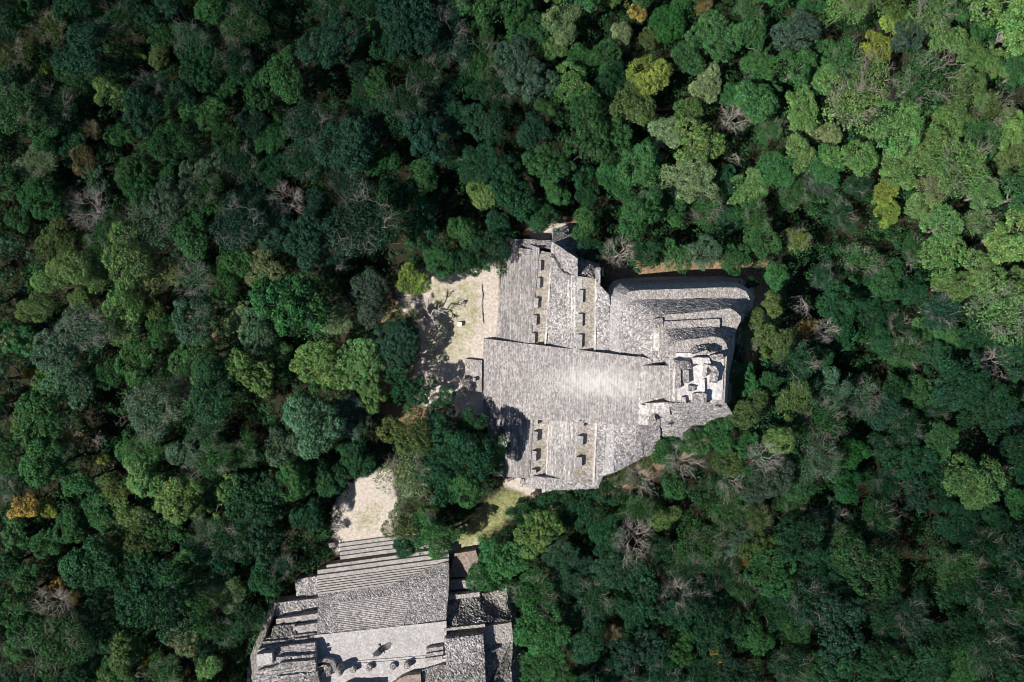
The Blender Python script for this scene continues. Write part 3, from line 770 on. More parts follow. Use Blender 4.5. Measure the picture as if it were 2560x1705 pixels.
x, y, _ = PX(829, 1363, 0.6)
t = thing("pale_stone_slab", "pale reddish stone slab on a footing beside the broad temple steps", "stone slab", (x, y, 0), rz=0.15)
for nm, (hx, hy, z0, z1), mm in (("footing", (0.5, 0.38, -0.05, 0.35), M_LEDGE), ("slab", (0.44, 0.33, 0.35, 0.6), M_EDGE)):
    vv = [(sx * hx, sy * hy, z0) for sx, sy in ((-1, -1), (1, -1), (1, 1), (-1, 1))] + [(sx * hx * 0.97, sy * hy * 0.97, z1) for sx, sy in ((-1, -1), (1, -1), (1, 1), (-1, 1))]
    o = link(nm, make_mesh(nm, vv, [(0, 1, 5, 4), (1, 2, 6, 5), (2, 3, 7, 6), (3, 0, 4, 7), (4, 5, 6, 7), (3, 2, 1, 0)], mm), t)
    md = o.modifiers.new("edge", 'BEVEL')
    md.width = 0.03
    md.segments = 2
# stone kerb that runs over the plaza
pts = [(1204, 712), (1206, 735), (1205, 760), (1206, 785), (1208, 808)]
ox, oy, _ = PX(1206, 760, 0)
t = thing("stone_kerb", "low line of kerb stones running across the plaza beside the stair", "kerb", (ox, oy, 0))
patch("kerb_stones", [(u - 0.8, v, 0.16) for u, v in pts], [(u + 1.0, v, 0.16) for u, v in pts], M_RUBBLE, t, ds=0.22, rough=0.1, base=-0.2)

# ------------------------------------------------------------------ the soaring vulture over the temple
M_BIRD, nt, b = new_mat("vulture_plumage")
tc = N(nt, "ShaderNodeTexCoord").outputs["Object"]
sp = N(nt, "ShaderNodeSeparateXYZ")
nt.links.new(tc, sp.inputs[0])
ab = N(nt, "ShaderNodeMath", operation='ABSOLUTE')
nt.links.new(sp.outputs[0], ab.inputs[0])
c = ramp(nt, ab.outputs[0], [(0.20, (0.012, 0.013, 0.016)), (0.34, (0.10, 0.10, 0.105)), (0.7, (0.17, 0.165, 0.16))])
c = mix(nt, ramp(nt, noise(nt, tc, 30, 2), [(0.4, 0.0), (0.7, 0.5)]), c, (0.03, 0.03, 0.035))
nt.links.new(c, b.inputs["Base Color"])
b.inputs["Roughness"].default_value = 0.5


def bird_mesh():
    verts, faces = [], []
    # body: rings from beak (+y) to tail tip (-y)
    prof = [(0.36, 0.006, 0.006), (0.325, 0.018, 0.02), (0.285, 0.034, 0.036), (0.25, 0.032, 0.034), (0.20, 0.05, 0.052), (0.13, 0.082, 0.075), (0.02, 0.098, 0.085), (-0.10, 0.085, 0.07), (-0.20, 0.058, 0.045), (-0.27, 0.06, 0.018), (-0.34, 0.085, 0.010), (-0.40, 0.095, 0.007)]
    sg = 12
    for (y, rx, rz) in prof:
        for k in range(sg):
            a = 2 * math.pi * k / sg
            verts.append((rx * math.cos(a), y, rz * math.sin(a)))
    for i in range(len(prof) - 1):
        for k in range(sg):
            k2 = (k + 1) % sg
            faces.append((i * sg + k, i * sg + k2, (i + 1) * sg + k2, (i + 1) * sg + k))
    faces.append(tuple(range(sg)))
    faces.append(tuple((len(prof) - 1) * sg + k for k in range(sg)))
    # wings: sections from the shoulder out (x, leading y, trailing y, height, thickness)
    for sgn in (-1, 1):
        secs = [(0.05, 0.15, -0.12, 0.03, 0.03), (0.16, 0.17, -0.13, 0.05, 0.022), (0.30, 0.20, -0.10, 0.08, 0.016), (0.46, 0.19, -0.10, 0.12, 0.012), (0.58, 0.15, -0.09, 0.15, 0.008), (0.66, 0.09, -0.08, 0.175, 0.005), (0.70, 0.03, -0.06, 0.185, 0.003)]
        base = len(verts)
        m = 7
        for (x, yl, yt, z, th) in secs:
            for k in range(m):
                f = k / (m - 1)
                yl_, yt_ = yl * 1.25, yt * 1.7
                verts.append((sgn * x, yl_ + (yt_ - yl_) * f, z + th * math.sin(math.pi * (f * 0.8 + 0.1))))
            for k in range(m - 1, -1, -1):
                f = k / (m - 1)
                yl_, yt_ = yl * 1.25, yt * 1.7
                verts.append((sgn * x, yl_ + (yt_ - yl_) * f, z - th * 0.5 * math.sin(math.pi * (f * 0.8 + 0.1))))
        w = 2 * m
        for i in range(len(secs) - 1):
            for k in range(w):
                k2 = (k + 1) % w
                faces.append((base + i * w + k, base + i * w + k2, base + (i + 1) * w + k2, base + (i + 1) * w + k))
        # separate finger feathers at the tip
        for j in range(5):
            f = j / 4
            y0 = 0.08 - 0.15 * f
            dx, dy = 0.20 - 0.05 * f, 0.05 - 0.14 * f
            b0 = len(verts)
            for (ax, ay, wd) in ((0.62, y0, 0.018), (0.62 + dx * 0.6, y0 + dy * 0.6, 0.016), (0.62 + dx, y0 + dy, 0.006)):
                zz = 0.165 + (ax - 0.62) * 0.35
                verts += [(sgn * ax, ay + wd, zz), (sgn * ax, ay, zz + 0.005), (sgn * ax, ay - wd, zz), (sgn * ax, ay, zz - 0.003)]
            for i in range(2):
                for k in range(4):
                    k2 = (k + 1) % 4
                    faces.append((b0 + i * 4 + k, b0 + i * 4 + k2, b0 + (i + 1) * 4 + k2, b0 + (i + 1) * 4 + k))
    return make_mesh("vulture", verts, faces, M_BIRD, smooth=True)


bird = thing("vulture", "dark vulture gliding with spread grey wings above the pale temple platform", "bird", PX(956, 1622, 55), data=bird_mesh())
bird.rotation_euler = (math.radians(6), math.radians(-12), math.radians(212))
bird.scale = (1.15, 1.2, 1.2)

# ------------------------------------------------------------------ tree prototypes
R0, H0 = 3.5, 6.5                  # crown radius and crown height of every prototype


def leaf_quads(centers, normals, sizes, aspect=0.62, gen=None):
    n = len(centers)
    r = gen.normal(size=(n, 3))
    t = np.cross(normals, r)
    t /= np.linalg.norm(t, axis=1, keepdims=True) + 1e-9
    bt = np.cross(normals, t)
    s = sizes[:, None]
    out = np.empty((n, 4, 3))
    out[:, 0] = centers + t * s
    out[:, 1] = centers + bt * s * aspect
    out[:, 2] = centers - t * s
    out[:, 3] = centers - bt * s * aspect
    return out.reshape(-1, 3)


def unit(v):
    return v / (np.linalg.norm(v, axis=1, keepdims=True) + 1e-9)


def lump_centres(n, gen, rx, rz, zmin=-0.25, irregular=0.18, cand=10, n_sub=5):
    """clump positions over several overlapping domes, so that the crown has boughs and an uneven outline"""
    subs = []
    a0 = gen.random() * 6.28
    for i in range(n_sub):
        a = a0 + 6.283 * i / n_sub + gen.normal() * 0.35
        d = rx * (0.60 + irregular * gen.normal() * 0.6) if n_sub > 1 else 0.0
        subs.append((np.array([math.cos(a) * d, math.sin(a) * d, rz * 0.35 * (gen.random() - 0.45)]), rx * (0.34 + 0.20 * gen.random()) if n_sub > 1 else rx))
    if n_sub > 2:
        subs.append((np.array([gen.normal() * 0.3, gen.normal() * 0.3, rz * 0.25]), rx * 0.5))
    pts = []
    for _ in range(n):
        best, bd = None, -1
        for _ in range(cand):
            c, r = subs[int(gen.random() * len(subs))]
            d = gen.normal(size=3)
            d /= np.linalg.norm(d)
            if d[2] < zmin:
                d[2] = -d[2]
            p = c + d * r * np.array([1, 1, rz / rx])
            if any(np.linalg.norm((p - c2) / np.array([1, 1, rz / rx])) < r2 * 0.82 for c2, r2 in subs if c2 is not c):
                continue
            q = min((np.linalg.norm(p - o) for o in pts), default=9)
            if q > bd:
                best, bd = p, q
        if best is not None:
            pts.append(best)
    return np.array(pts)


def crown(name, seed, n_lump, lr, per, leaf, rx=2.75, rz=2.1, squash=0.85, up=0.25, jit=0.34, irregular=0.22, fill=0.10, zmin=-0.25, hollow=0.0, n_sub=7):
    gen = np.random.default_rng(seed)
    C = lump_centres(n_lump, gen, rx, rz, zmin, irregular, 10, n_sub)
    if hollow:
        keep = vnoise(C, 0.55, seed) > hollow
        C = C[keep]
    cs, ns, ss = [], [], []
    for c in C:
        r = lr[0] + (lr[1] - lr[0]) * gen.random()
        k = int(per * (r / lr[1]) ** 2 * (0.8 + 0.4 * gen.random()))
        d = unit(gen.normal(size=(k, 3)))
        d[:, 2] = np.where(d[:, 2] < -0.25, -d[:, 2], d[:, 2])
        rad = r * (0.72 + 0.34 * gen.random((k, 1)))
        bump = 0.8 + 0.4 * vnoise(d * 1.0 + c, 2.2, seed + 3)[:, None]
        p = c + d * rad * bump * np.array([1, 1, squash])
        cs.append(p)
        ns.append(unit(d * (1 - up) + np.array([0, 0, up]) + gen.normal(size=(k, 3)) * jit))
        ss.append(leaf * (0.7 + 0.6 * gen.random(k)))
    k = int(n_lump * per * fill)
    d = unit(gen.normal(size=(k, 3)))
    p = d * (gen.random((k, 1)) ** 0.5) * np.array([rx, rx, rz * 0.7]) * 0.85
    cs.append(p)
    ns.append(unit(gen.normal(size=(k, 3)) + np.array([0, 0, 0.6])))
    ss.append(leaf * (0.8 + 0.6 * gen.random(k)))
    P, Nn, S = np.concatenate(cs), np.concatenate(ns), np.concatenate(ss)
    P[:, 2] += H0
    return quads_mesh(name, leaf_quads(P, Nn, S, gen=gen), M_LEAF), C + np.array([0, 0, H0])


class Tubes:
    def __init__(self):
        self.v, self.f = [], []

    def add(self, pts, radii, sides=5):
        pts = [np.asarray(p, float) for p in pts]
        b = len(self.v)
        for i, p in enumerate(pts):
            t = pts[min(i + 1, len(pts) - 1)] - pts[max(i - 1, 0)]
            t = t / (np.linalg.norm(t) + 1e-9)
            u = np.cross(t, (0.31, 0.95, 0.1))
            u /= np.linalg.norm(u) + 1e-9
            w = np.cross(t, u)
            for k in range(sides):
                a = 2 * math.pi * k / sides
                self.v.append(p + (u * math.cos(a) + w * math.sin(a)) * radii[i])
        for i in range(len(pts) - 1):
            for k in range(sides):
                k2 = (k + 1) % sides
                self.f.append((b + i * sides + k, b + i * sides + k2, b + (i + 1) * sides + k2, b + (i + 1) * sides + k))

    def mesh(self, name, mat):
        return make_mesh(name, self.v, self.f, mat, smooth=True)


def wobble(a, b, gen, n=4, amp=0.12, sag=0.0):
    a, b = np.asarray(a, float), np.asarray(b, float)
    L = np.linalg.norm(b - a)
    out = []
    for i in range(n + 1):
        t = i / n
        p = a + (b - a) * t
        if 0 < i < n:
            p = p + gen.normal(size=3) * amp * L * 0.5
        p[2] += sag * L * math.sin(math.pi * t)
        out.append(p)
    return out


def limbs(name, seed, tips, mat, n_limb=12, trunk_r=0.22, fork=0.55):
    """trunk with limbs that reach towards the leaf clumps"""
    gen = np.random.default_rng(seed)
    tb = Tubes()
    top = np.array([gen.normal() * 0.25, gen.normal() * 0.25, H0 * fork])
    tb.add(wobble((0, 0, -0.6), top, gen, 5, 0.03), [trunk_r * 1.5, trunk_r * 1.15, trunk_r, trunk_r * 0.95, trunk_r * 0.9, trunk_r * 0.85], 7)
    idx = gen.permutation(len(tips))[:n_limb]
    for i in idx:
        e = tips[i] * np.array([0.95, 0.95, 1.0])
        pts = wobble(top, e, gen, 4, 0.10, 0.10)
        tb.add(pts, [trunk_r * 0.55, trunk_r * 0.42, trunk_r * 0.30, trunk_r * 0.2, trunk_r * 0.08], 5)
    return tb.mesh(name, mat)


def twigs(name, seed, mat, n_limb=6, n_br=5, n_tw=6, spread=1.0, rz=1.0, trunk_r=0.2, thick=1.0, merge=False, lop=0.0):
    """bare spreading limbs that fork twice into fine twigs"""
    gen = np.random.default_rng(seed)
    tr, tw = Tubes(), Tubes()
    fork = H0 * 0.62
    top = np.array([gen.normal() * 0.3, gen.normal() * 0.3, fork])
    tr.add(wobble((0, 0, -0.6), top, gen, 5, 0.03), [trunk_r * 1.5, trunk_r * 1.15, trunk_r, trunk_r * 0.95, trunk_r * 0.9, trunk_r * 0.8], 7)
    for i in range(n_limb):
        a = 6.283 * (i + gen.random() * 0.7) / n_limb
        if lop:
            a = lop + (gen.random() - 0.5) * 2.4
        L = R0 * spread * (0.75 + 0.35 * gen.random())
        e = np.array([math.cos(a) * L, math.sin(a) * L, H0 + (gen.random() * 1.1 + 0.2) * rz]) * np.array([0.8, 0.8, 1])
        lp = wobble(top, e, gen, 5, 0.16, 0.12)
        r0 = trunk_r * 0.55 * thick
        tr.add(lp, [r0 * (1 - 0.14 * k) for k in range(6)], 5)
        for j in range(n_br):
            s = lp[2 + int(gen.random() * 3.99)] if j else lp[-1]
            a2 = a + gen.normal() * 0.75
            L2 = R0 * spread * (0.25 + 0.28 * gen.random())
            e2 = s + np.array([math.cos(a2) * L2, math.sin(a2) * L2, (0.1 + gen.random() * 0.7) * rz])
            bp = wobble(s, e2, gen, 4, 0.2, 0.05)
            r1 = r0 * 0.42
            tw.add(bp, [r1, r1 * 0.85, r1 * 0.7, r1 * 0.55, r1 * 0.35], 4)
            for k in range(n_tw):
                s3 = bp[1 + int(gen.random() * 3.99)]
                a3 = a2 + gen.normal() * 0.9
                L3 = R0 * (0.10 + 0.18 * gen.random())
                e3 = s3 + np.array([math.cos(a3) * L3, math.sin(a3) * L3, gen.normal() * 0.25 + 0.15])
                r2 = max(0.016, r1 * 0.38) * thick
                tw.add(wobble(s3, e3, gen, 2, 0.25), [r2, r2 * 0.8, r2 * 0.45], 3)
    if merge:
        b0 = len(tr.v)
        tr.v += tw.v
        tr.f += [tuple(i + b0 for i in f) for f in tw.f]
        return tr.mesh(name + "_trunk", mat), None
    return tr.mesh(name + "_trunk", mat), tw.mesh(name + "_crown", mat)


PROTO = {}


def leafy(kind, seeds, mat=None, n_limb=12, **kw):
    PROTO[kind] = []
    for s in seeds:
        cm, tips = crown("crown", s, **kw)
        PROTO[kind].append({"crown": cm, "trunk": limbs("trunk", s + 50, tips, mat or M_BARK, n_limb)})


leafy("dense", (1, 2, 3, 4, 5, 6, 7), n_lump=190, lr=(0.22, 0.52), per=85, leaf=0.108, rz=2.3, hollow=0.30, irregular=0.32, fill=0.06)
leafy("fine", (11, 12, 13, 14), n_lump=210, lr=(0.20, 0.42), per=62, leaf=0.095, rx=2.95, rz=2.5, jit=0.45, hollow=0.28, fill=0.06)
leafy("clumpy", (21, 22, 23), n_lump=110, lr=(0.24, 0.58), per=105, leaf=0.125, rx=3.1, rz=1.7, irregular=0.34, fill=0.06, hollow=0.36, n_limb=18, n_sub=7)
leafy("umbrella", (31, 32, 33, 34), n_lump=200, lr=(0.22, 0.50), per=68, leaf=0.108, rx=3.1, rz=1.25, squash=0.5, up=0.4, zmin=-0.05, jit=0.36, n_sub=8, hollow=0.30, fill=0.06)
leafy("dome", (41,), n_lump=120, lr=(0.34, 0.55), per=110, leaf=0.11, rx=3.1, rz=2.6, irregular=0.03, n_sub=1)
PROTO["twiggy"] = []
for s in (61, 62, 63):
    cm, tips = crown("crown", s, n_lump=110, lr=(0.34, 0.62), per=60, leaf=0.105, rx=3.0, rz=1.9, jit=0.6, irregular=0.28, fill=0.2)
    tm, wm = twigs("twiggy", s, M_TWIG, 8, 5, 5, spread=0.74, rz=1.7, thick=0.55, trunk_r=0.13, merge=True)
    PROTO["twiggy"].append({"crown": cm, "trunk": tm})
PROTO["sparse"] = []
for s in (71, 72):
    cm, tips = crown("crown", s, n_lump=80, lr=(0.32, 0.62), per=55, leaf=0.11, rx=3.0, rz=1.9, jit=0.7, irregular=0.3, fill=0.12, hollow=0.25)
    tm, wm = twigs("sparse", s, M_TWIG, 9, 6, 6, spread=0.74, rz=1.6, thick=0.55, trunk_r=0.13, merge=True)
    PROTO["sparse"].append({"crown": cm, "trunk": tm})
PROTO["bare"] = []
for s in (81, 82, 83, 84):
    tm, wm = twigs("bare", s, M_PALE_BARK, 8, 8, 8, spread=0.78, rz=1.2, trunk_r=0.17, thick=0.7)
    PROTO["bare"].append({"trunk": tm, "crown": wm})
tm, wm = twigs("fallen", 99, M_PALE_BARK, 6, 5, 5, spread=0.8, rz=0.8, trunk_r=0.34, thick=1.3)
PROTO["fallen"] = [{"trunk": tm, "crown": wm}]
PROTO["snag"] = []
for s in (91, 92):
    tm, wm = twigs("snag", s, M_PALE_BARK, 4, 5, 6, spread=0.95, rz=1.0, trunk_r=0.19, thick=0.85, lop=0.6)
    PROTO["snag"].append({"trunk": tm, "crown": wm})

KIND = {"dense": ("broadleaf_tree", "tree"), "fine": ("fine_leaved_tree", "tree"), "clumpy": ("open_crowned_tree", "tree"), "umbrella": ("spreading_tree", "tree"),
        "dome": ("domed_tree", "tree"), "twiggy": ("thin_leaved_tree", "tree"), "sparse": ("half_bare_tree", "tree"), "bare": ("bare_tree", "bare tree"), "snag": ("dead_tree", "dead tree"), "fallen": ("dead_tree", "dead tree")}
FORM = {"dense": "lumpy-crowned tree", "fine": "fine-leaved tree", "clumpy": "open clumped tree", "umbrella": "flat spreading tree", "dome": "smooth domed tree",
        "twiggy": "twiggy tree", "sparse": "half-bare tree", "bare": "leafless tree", "snag": "dead snag", "fallen": "dead tree"}
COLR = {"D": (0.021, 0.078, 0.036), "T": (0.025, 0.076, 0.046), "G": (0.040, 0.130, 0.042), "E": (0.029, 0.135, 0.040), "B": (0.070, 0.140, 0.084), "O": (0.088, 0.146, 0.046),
        "L": (0.112, 0.222, 0.070), "P": (0.180, 0.255, 0.118), "K": (0.054, 0.092, 0.060), "Y": (0.50, 0.38, 0.09), "W": (0.22, 0.31, 0.060), "R": (0.22, 0.175, 0.07)}
TONE = {"D": "dark green", "T": "dark bluish-green", "G": "mid green", "E": "emerald green", "B": "grey-green", "O": "olive", "L": "light green", "P": "pale green", "K": "grey-brown", "Y": "golden", "W": "yellow-green", "R": "orange-brown"}

TREES = []                          # (u, v, r, kind, colour, special label or None, landmark phrase or None)


def T(u, v, r, kind, col, label=None, mark=None):
    TREES.append((u, v, r, kind, col, label, mark))


# trees one can single out in the photograph
T(1590, 24, 34, "dense", "Y", "bright golden-yellow tree at the top edge of the forest", "the bright golden tree")
T(1668, 58, 46, "dome", "E", "smooth emerald dome-shaped tree right of the bright golden tree", "the smooth emerald dome tree")
T(1400, 48, 62, "dense", "P", "pale lumpy tree near the top edge, left of the golden tree", "the pale lumpy tree at the top edge")
T(1620, 200, 62, "dense", "W", "big yellow-green lumpy tree below the emerald dome tree", "the big yellow-green lumpy tree")
T(1582, 265, 66, "dense", "O", "large olive lumpy tree touching the yellow-green one from below")
T(1765, 215, 44, "dense", "P", "small pale cream-green tree right of the big yellow-green tree", "the pale cream-green tree")
T(1895, 250, 66, "dense", "G", "bright green lumpy tree below the pale bare branches, upper right")
T(1755, 16, 26, "sparse", "Y", "pale gold tree with thin leaves at the top edge", "the pale gold tree at the top edge")
T(1625, 95, 34, "fine", "O", "small olive tree with yellow patches under the emerald dome tree")
T(1835, 300, 42, "bare", "K", "pale leafless tree leaning out between green crowns, upper right", "the pale leaning leafless tree")
T(1842, 378, 36, "snag", "K", "dead reddish snag with forked boughs below the leaning leafless tree", "the dead reddish snag")
T(2240, 55, 44, "umbrella", "W", "tall yellow-green tree near the top right", "the tall yellow-green tree, top right")
T(2195, 122, 42, "umbrella", "W", "second yellow-green crown just below the tall one, top right")
T(2240, 225, 38, "bare", "K", "small white leafless tree in the bright canopy, top right", "the white leafless tree")
T(1990, 80, 56, "fine", "K", "dark grey-brown fine-leaved tree with bare boughs, upper right", "the dark grey-brown tree, upper right")
T(2270, 90, 48, "fine", "K", "dark grey tree right of the tall yellow-green tree")
T(2215, 480, 34, "umbrella", "W", "narrow lime-yellow crown in the right forest", "the lime-yellow crown")
T(2222, 530, 36, "umbrella", "W", "lower lime-yellow crown joined to the narrow one above")
T(1992, 600, 40, "sparse", "W", "yellowish half-bare tree right of the rounded tiers", "the yellowish half-bare tree")
T(2245, 648, 40, "snag", "K", "pale forked dead tree glowing against dark canopy, right forest", "the pale forked dead tree")
T(2010, 740, 44, "snag", "K", "dead tree with curved grey boughs right of the pyramid's back corner", "the dead tree with curved boughs")
T(2014, 818, 26, "sparse", "Y", "small golden tree in the forest right of the pyramid", "the small golden tree behind the pyramid")
T(2058, 828, 42, "bare", "K", "leafless grey tree right beside the small golden tree")
T(2480, 905, 50, "bare", "K", "leafless tree with long grey boughs at the right edge", "the leafless tree at the right edge")
T(2440, 1215, 92, "dense", "L", "huge light green lumpy tree towering at the right edge", "the huge light green tree, right")
T(2130, 1130, 44, "dense", "E", "vivid green lumpy tree in the dark canopy right of the pyramid", "the vivid green tree")
T(2110, 1212, 52, "dense", "E", "vivid green wide tree just below the other vivid one")
T(2095, 1295, 24, "snag", "K", "tiny white dead branch tree below the vivid green trees", "the tiny white snag")
T(1850, 1402, 27, "sparse", "Y", "small gold-leaved tree in the lower right forest", "the small gold tree, lower right")
T(1797, 1645, 30, "fine", "Y", "golden round tree near the bottom edge", "the golden tree near the bottom edge")
T(1530, 1582, 26, "sparse", "R", "small orange-leaved half-bare tree in the lower forest", "the small orange tree")
T(1580, 1345, 62, "bare", "K", "large pinkish-grey leafless tree below the pyramid", "the large pinkish leafless tree")
T(1690, 1482, 46, "bare", "K", "grey leafless tree in the dark lower forest", "the grey leafless tree, lower forest")
T(1705, 1150, 54, "bare", "K", "pale leafless tree in front of the pyramid's lower right edge", "the leafless tree by the rubble slope")
T(1600, 1195, 52, "bare", "K", "sprawling pale leafless tree below the pyramid's lower right edge")
T(1905, 1140, 46, "bare", "K", "pale leafless crown among olive trees right of the pyramid", "the leafless crown among olives")
T(1825, 1205, 36, "bare", "K", "small leafless tree left of the leafless crown among olives")
T(1690, 1215, 44, "dense", "G", "bright green rounded tree between leafless crowns below the pyramid")
T(1545, 632, 46, "bare", "K", "leafless tree with white boughs above the pyramid's upper side", "the white-boughed tree above the pyramid")
T(235, 525, 58, "bare", "K", "large whitish leafless tree in the left forest", "the large whitish leafless tree")
T(722, 500, 54, "bare", "K", "leafless tree with a tall pale stem in the dark upper forest", "the leafless tree in the upper forest")
T(1062, 786, 54, "fallen", "K", "low dead tree with twisted boughs at the plaza's left edge", "the low dead tree on the plaza")
T(490, 1178, 34, "bare", "K", "small grey leafless tree in the left lower forest", "the small leafless tree, lower left")
T(372, 1306, 30, "bare", "K", "small dark leafless tree right of the golden pair, lower left")
T(145, 1504, 50, "bare", "K", "pinkish bare twiggy crown ringed by gold leaves, lower left", "the pinkish bare crown, lower left")
T(140, 1462, 28, "dense", "Y", "gold leafy tree above the pinkish bare crown, lower left")
T(185, 1490, 20, "sparse", "Y", "small gold tree right of the pinkish bare crown")
T(62, 1268, 36, "dense", "Y", "golden-leaved tree near the left edge, lower left", "the golden tree at the left edge")
T(120, 1270, 26, "dense", "W", "lime-yellow tree joined to the golden one near the left edge")
T(135, 72, 46, "sparse", "O", "olive half-bare tree near the top left corner", "the olive half-bare tree, top left")
T(38, 132, 50, "sparse", "O", "olive tree with dark hollow near the top left corner")
T(345, 132, 22, "dense", "W", "small bright lime-yellow tree in the dark upper left", "the small lime tree")
T(118, 172, 20, "dense", "W", "tiny lime tree in the dark upper left corner")
T(400, 145, 36, "dense", "O", "olive tree right beside the small lime-yellow tree, upper left")
T(228, 325, 28, "sparse", "R", "orange-brown half-bare tree in the upper left forest", "the orange-brown tree")
T(210, 402, 44, "fine", "R", "large gold-brown tree below the orange-brown one, upper left", "the gold-brown tree")
T(145, 602, 46, "fine", "O", "olive tree flecked with gold below the whitish leafless tree", "the gold-flecked olive tree")
T(95, 768, 48, "fine", "O", "round olive tree at the edge of a dark gap, left edge", "the round olive tree, left edge")
T(402, 680, 52, "fine", "O", "upright olive-gold tree in the left forest", "the olive-gold tree")
T(74, 935, 20, "dense", "Y", "small yellow tree near the left edge, mid height", "the small yellow tree, left edge")
T(165, 1092, 52, "sparse", "R", "tan half-bare tree with yellow flecks, left forest", "the tan half-bare tree, left")
T(225, 1095, 36, "snag", "K", "dead grey tree right beside the tan half-bare tree")
T(258, 1152, 22, "dense", "W", "small yellow tree below right of the tan half-bare tree")
T(1030, 700, 52, "dense", "W", "bright yellow-green tree above the plaza's upper left corner", "the yellow-green tree above the plaza")
T(375, 1648, 16, "dense", "Y", "tiny yellow tree at the lower left", None)
T(278, 235, 52, "dense", "L", "light green tree with pale boughs standing out, upper left", "the light tree with pale boughs")
T(480, 100, 52, "twiggy", "B", "grey-green tree with pale curved boughs, upper left", "the grey tree with pale boughs")
T(915, 555, 104, "twiggy", "T", "huge dark twiggy tree in the middle of the upper forest", "the huge dark twiggy tree")
T(835, 110, 78, "clumpy", "T", "large feathery dark tree near the top, left of centre", "the feathery dark tree near the top")
T(985, 865, 64, "dome", "T", "round dark bluish-green tree at the plaza's left edge", "the round dark tree left of the plaza")
T(925, 738, 58, "fine", "K", "dark grey tree left of the yellow-green tree above the plaza")
T(735, 775, 92, "clumpy", "G", "large green open tree left of the plaza", "the large bright open tree, left")
T(625, 940, 66, "clumpy", "L", "bright light green open tree beside a dark gap, left", "the bright open tree by the dark gap")
T(790, 1065, 84, "dense", "B", "large grey-green cauliflower-like tree left of the plaza", "the large cauliflower-like tree")
T(880, 1050, 62, "dense", "B", "grey-green cauliflower-like tree nearer the plaza")
T(700, 1120, 62, "dense", "B", "grey-green lumpy tree left of the large cauliflower-like tree")
T(800, 910, 78, "fine", "L", "large light green tree left of the round dark plaza tree")
T(865, 975, 34, "bare", "K", "small leafless tree among green crowns left of the plaza", "the small leafless tree left of the plaza")
# grove between the plaza and the temple
T(1020, 1085, 62, "fine", "O", "olive tree at the upper left of the grove before the temple", "the grove before the temple")
T(1100, 1105, 66, "dense", "D", "dark tree at the top of the grove before the temple")
T(1185, 1125, 66, "dense", "D", "dark tree of the grove that shades the pyramid's side stair")
T(1235, 1150, 44, "dense", "G", "green tree of the grove nearest the pyramid's side stair")
T(1015, 1185, 62, "sparse", "P", "pale twiggy half-bare tree on the left side of the grove")
T(1105, 1195, 66, "fine", "D", "dark fine-leaved tree in the middle of the grove")
T(1170, 1210, 58, "dense", "G", "green lumpy tree on the right side of the grove by the lawn")
T(1040, 1255, 52, "sparse", "O", "tan-leaved half-bare tree in the grove's lower left part")
T(1000, 1305, 46, "fine", "O", "olive tree of the grove overhanging the broad temple steps' left")
T(1065, 1315, 58, "dense", "G", "green tree of the grove above the temple's broad steps")
T(1010, 1362, 42, "dense", "D", "dark green tree whose leaves overhang the broad temple steps")
T(1105, 1352, 50, "dense", "G", "green tree at the grove's lower right, above the temple steps")
T(1005, 948, 46, "clumpy", "D", "dark open tree shading the soil at the plaza's lower left")
T(1062, 978, 40, "clumpy", "D", "dark open tree shading the low stone platform's corner")
T(1010, 800, 34, "clumpy", "O", "small olive tree between the low dead tree and the round dark tree")
T(1105, 1020, 42, "fine", "D", "dark fine-leaved tree between the low stone platform and the grove")
# around the clearings
T(885, 1155, 58, "dense", "D", "dark tree above the left clearing before the temple")
T(820, 1205, 62, "dense", "D", "dark lumpy tree left of the clearing before the temple", "the dark tree by the clearing")
T(745, 1205, 62, "dense", "G", "green tree two crowns left of the clearing before the temple")
T(765, 1285, 48, "dense", "D", "dark tree beside the pale stone slab")
T(1260, 1400, 72, "dense", "G", "large bright green tree right of the temple's broad steps", "the large bright tree by the temple")
T(1215, 1440, 54, "dense", "G", "green tree whose crown overhangs the temple's right terraces")
T(1345, 1330, 70, "dense", "L", "light green open tree at the lawn's right end")
T(1395, 1262, 56, "fine", "D", "dark tree right against the pyramid's bottom corner")
T(1300, 1290, 40, "dense", "D", "dark tree at the lawn's lower right")
T(1330, 1475, 66, "twiggy", "G", "green twiggy tree right of the temple's terraces")
T(1355, 1570, 64, "umbrella", "G", "green spreading tree right of the temple's dark outer slope")
T(1360, 1650, 62, "umbrella", "G", "green spreading tree at the bottom edge right of the temple")
T(662, 1452, 52, "dense", "D", "dark tree left of the temple's side terraces")
T(622, 1545, 46, "fine", "D", "dark fine-leaved tree left of the temple's tower")
# round the pyramid
T(1110, 645, 52, "dense", "G", "green tree above the plaza's upper edge")
T(1170, 648, 44, "dense", "D", "dark tree above the plaza next to the pyramid's side stair")
T(1225, 628, 52, "fine", "D", "dark tree that shades the pyramid's upper side stair")
T(1248, 560, 40, "dense", "D", "dark tree above the ruined upper end of the pyramid")
T(1165, 575, 52, "dense", "G", "green tree two crowns left of the pyramid's ruined upper end")
T(1375, 545, 40, "dense", "D", "dark tree on the bare soil above the pyramid's ruined end")
T(1335, 540, 42, "dense", "D", "dark tree left of the bare soil above the pyramid's ruined end")
T(1470, 560, 52, "dense", "G", "green tree right of the bare soil above the pyramid")
T(1478, 625, 40, "fine", "D", "dark tree against the pyramid's ruined upper end")
T(1618, 640, 44, "dense", "D", "dark tree above the long rounded tier's middle")
T(1690, 640, 46, "fine", "G", "green tree above the long rounded tier, right of the middle")
T(1760, 632, 46, "fine", "B", "grey-green tree above the pale soil strip behind the tiers")
T(1835, 648, 44, "fine", "G", "green tree above the rounded tier's far corner")
T(1872, 708, 22, "dense", "D", "small green bush-like tree hiding part of the rounded tier's corner")
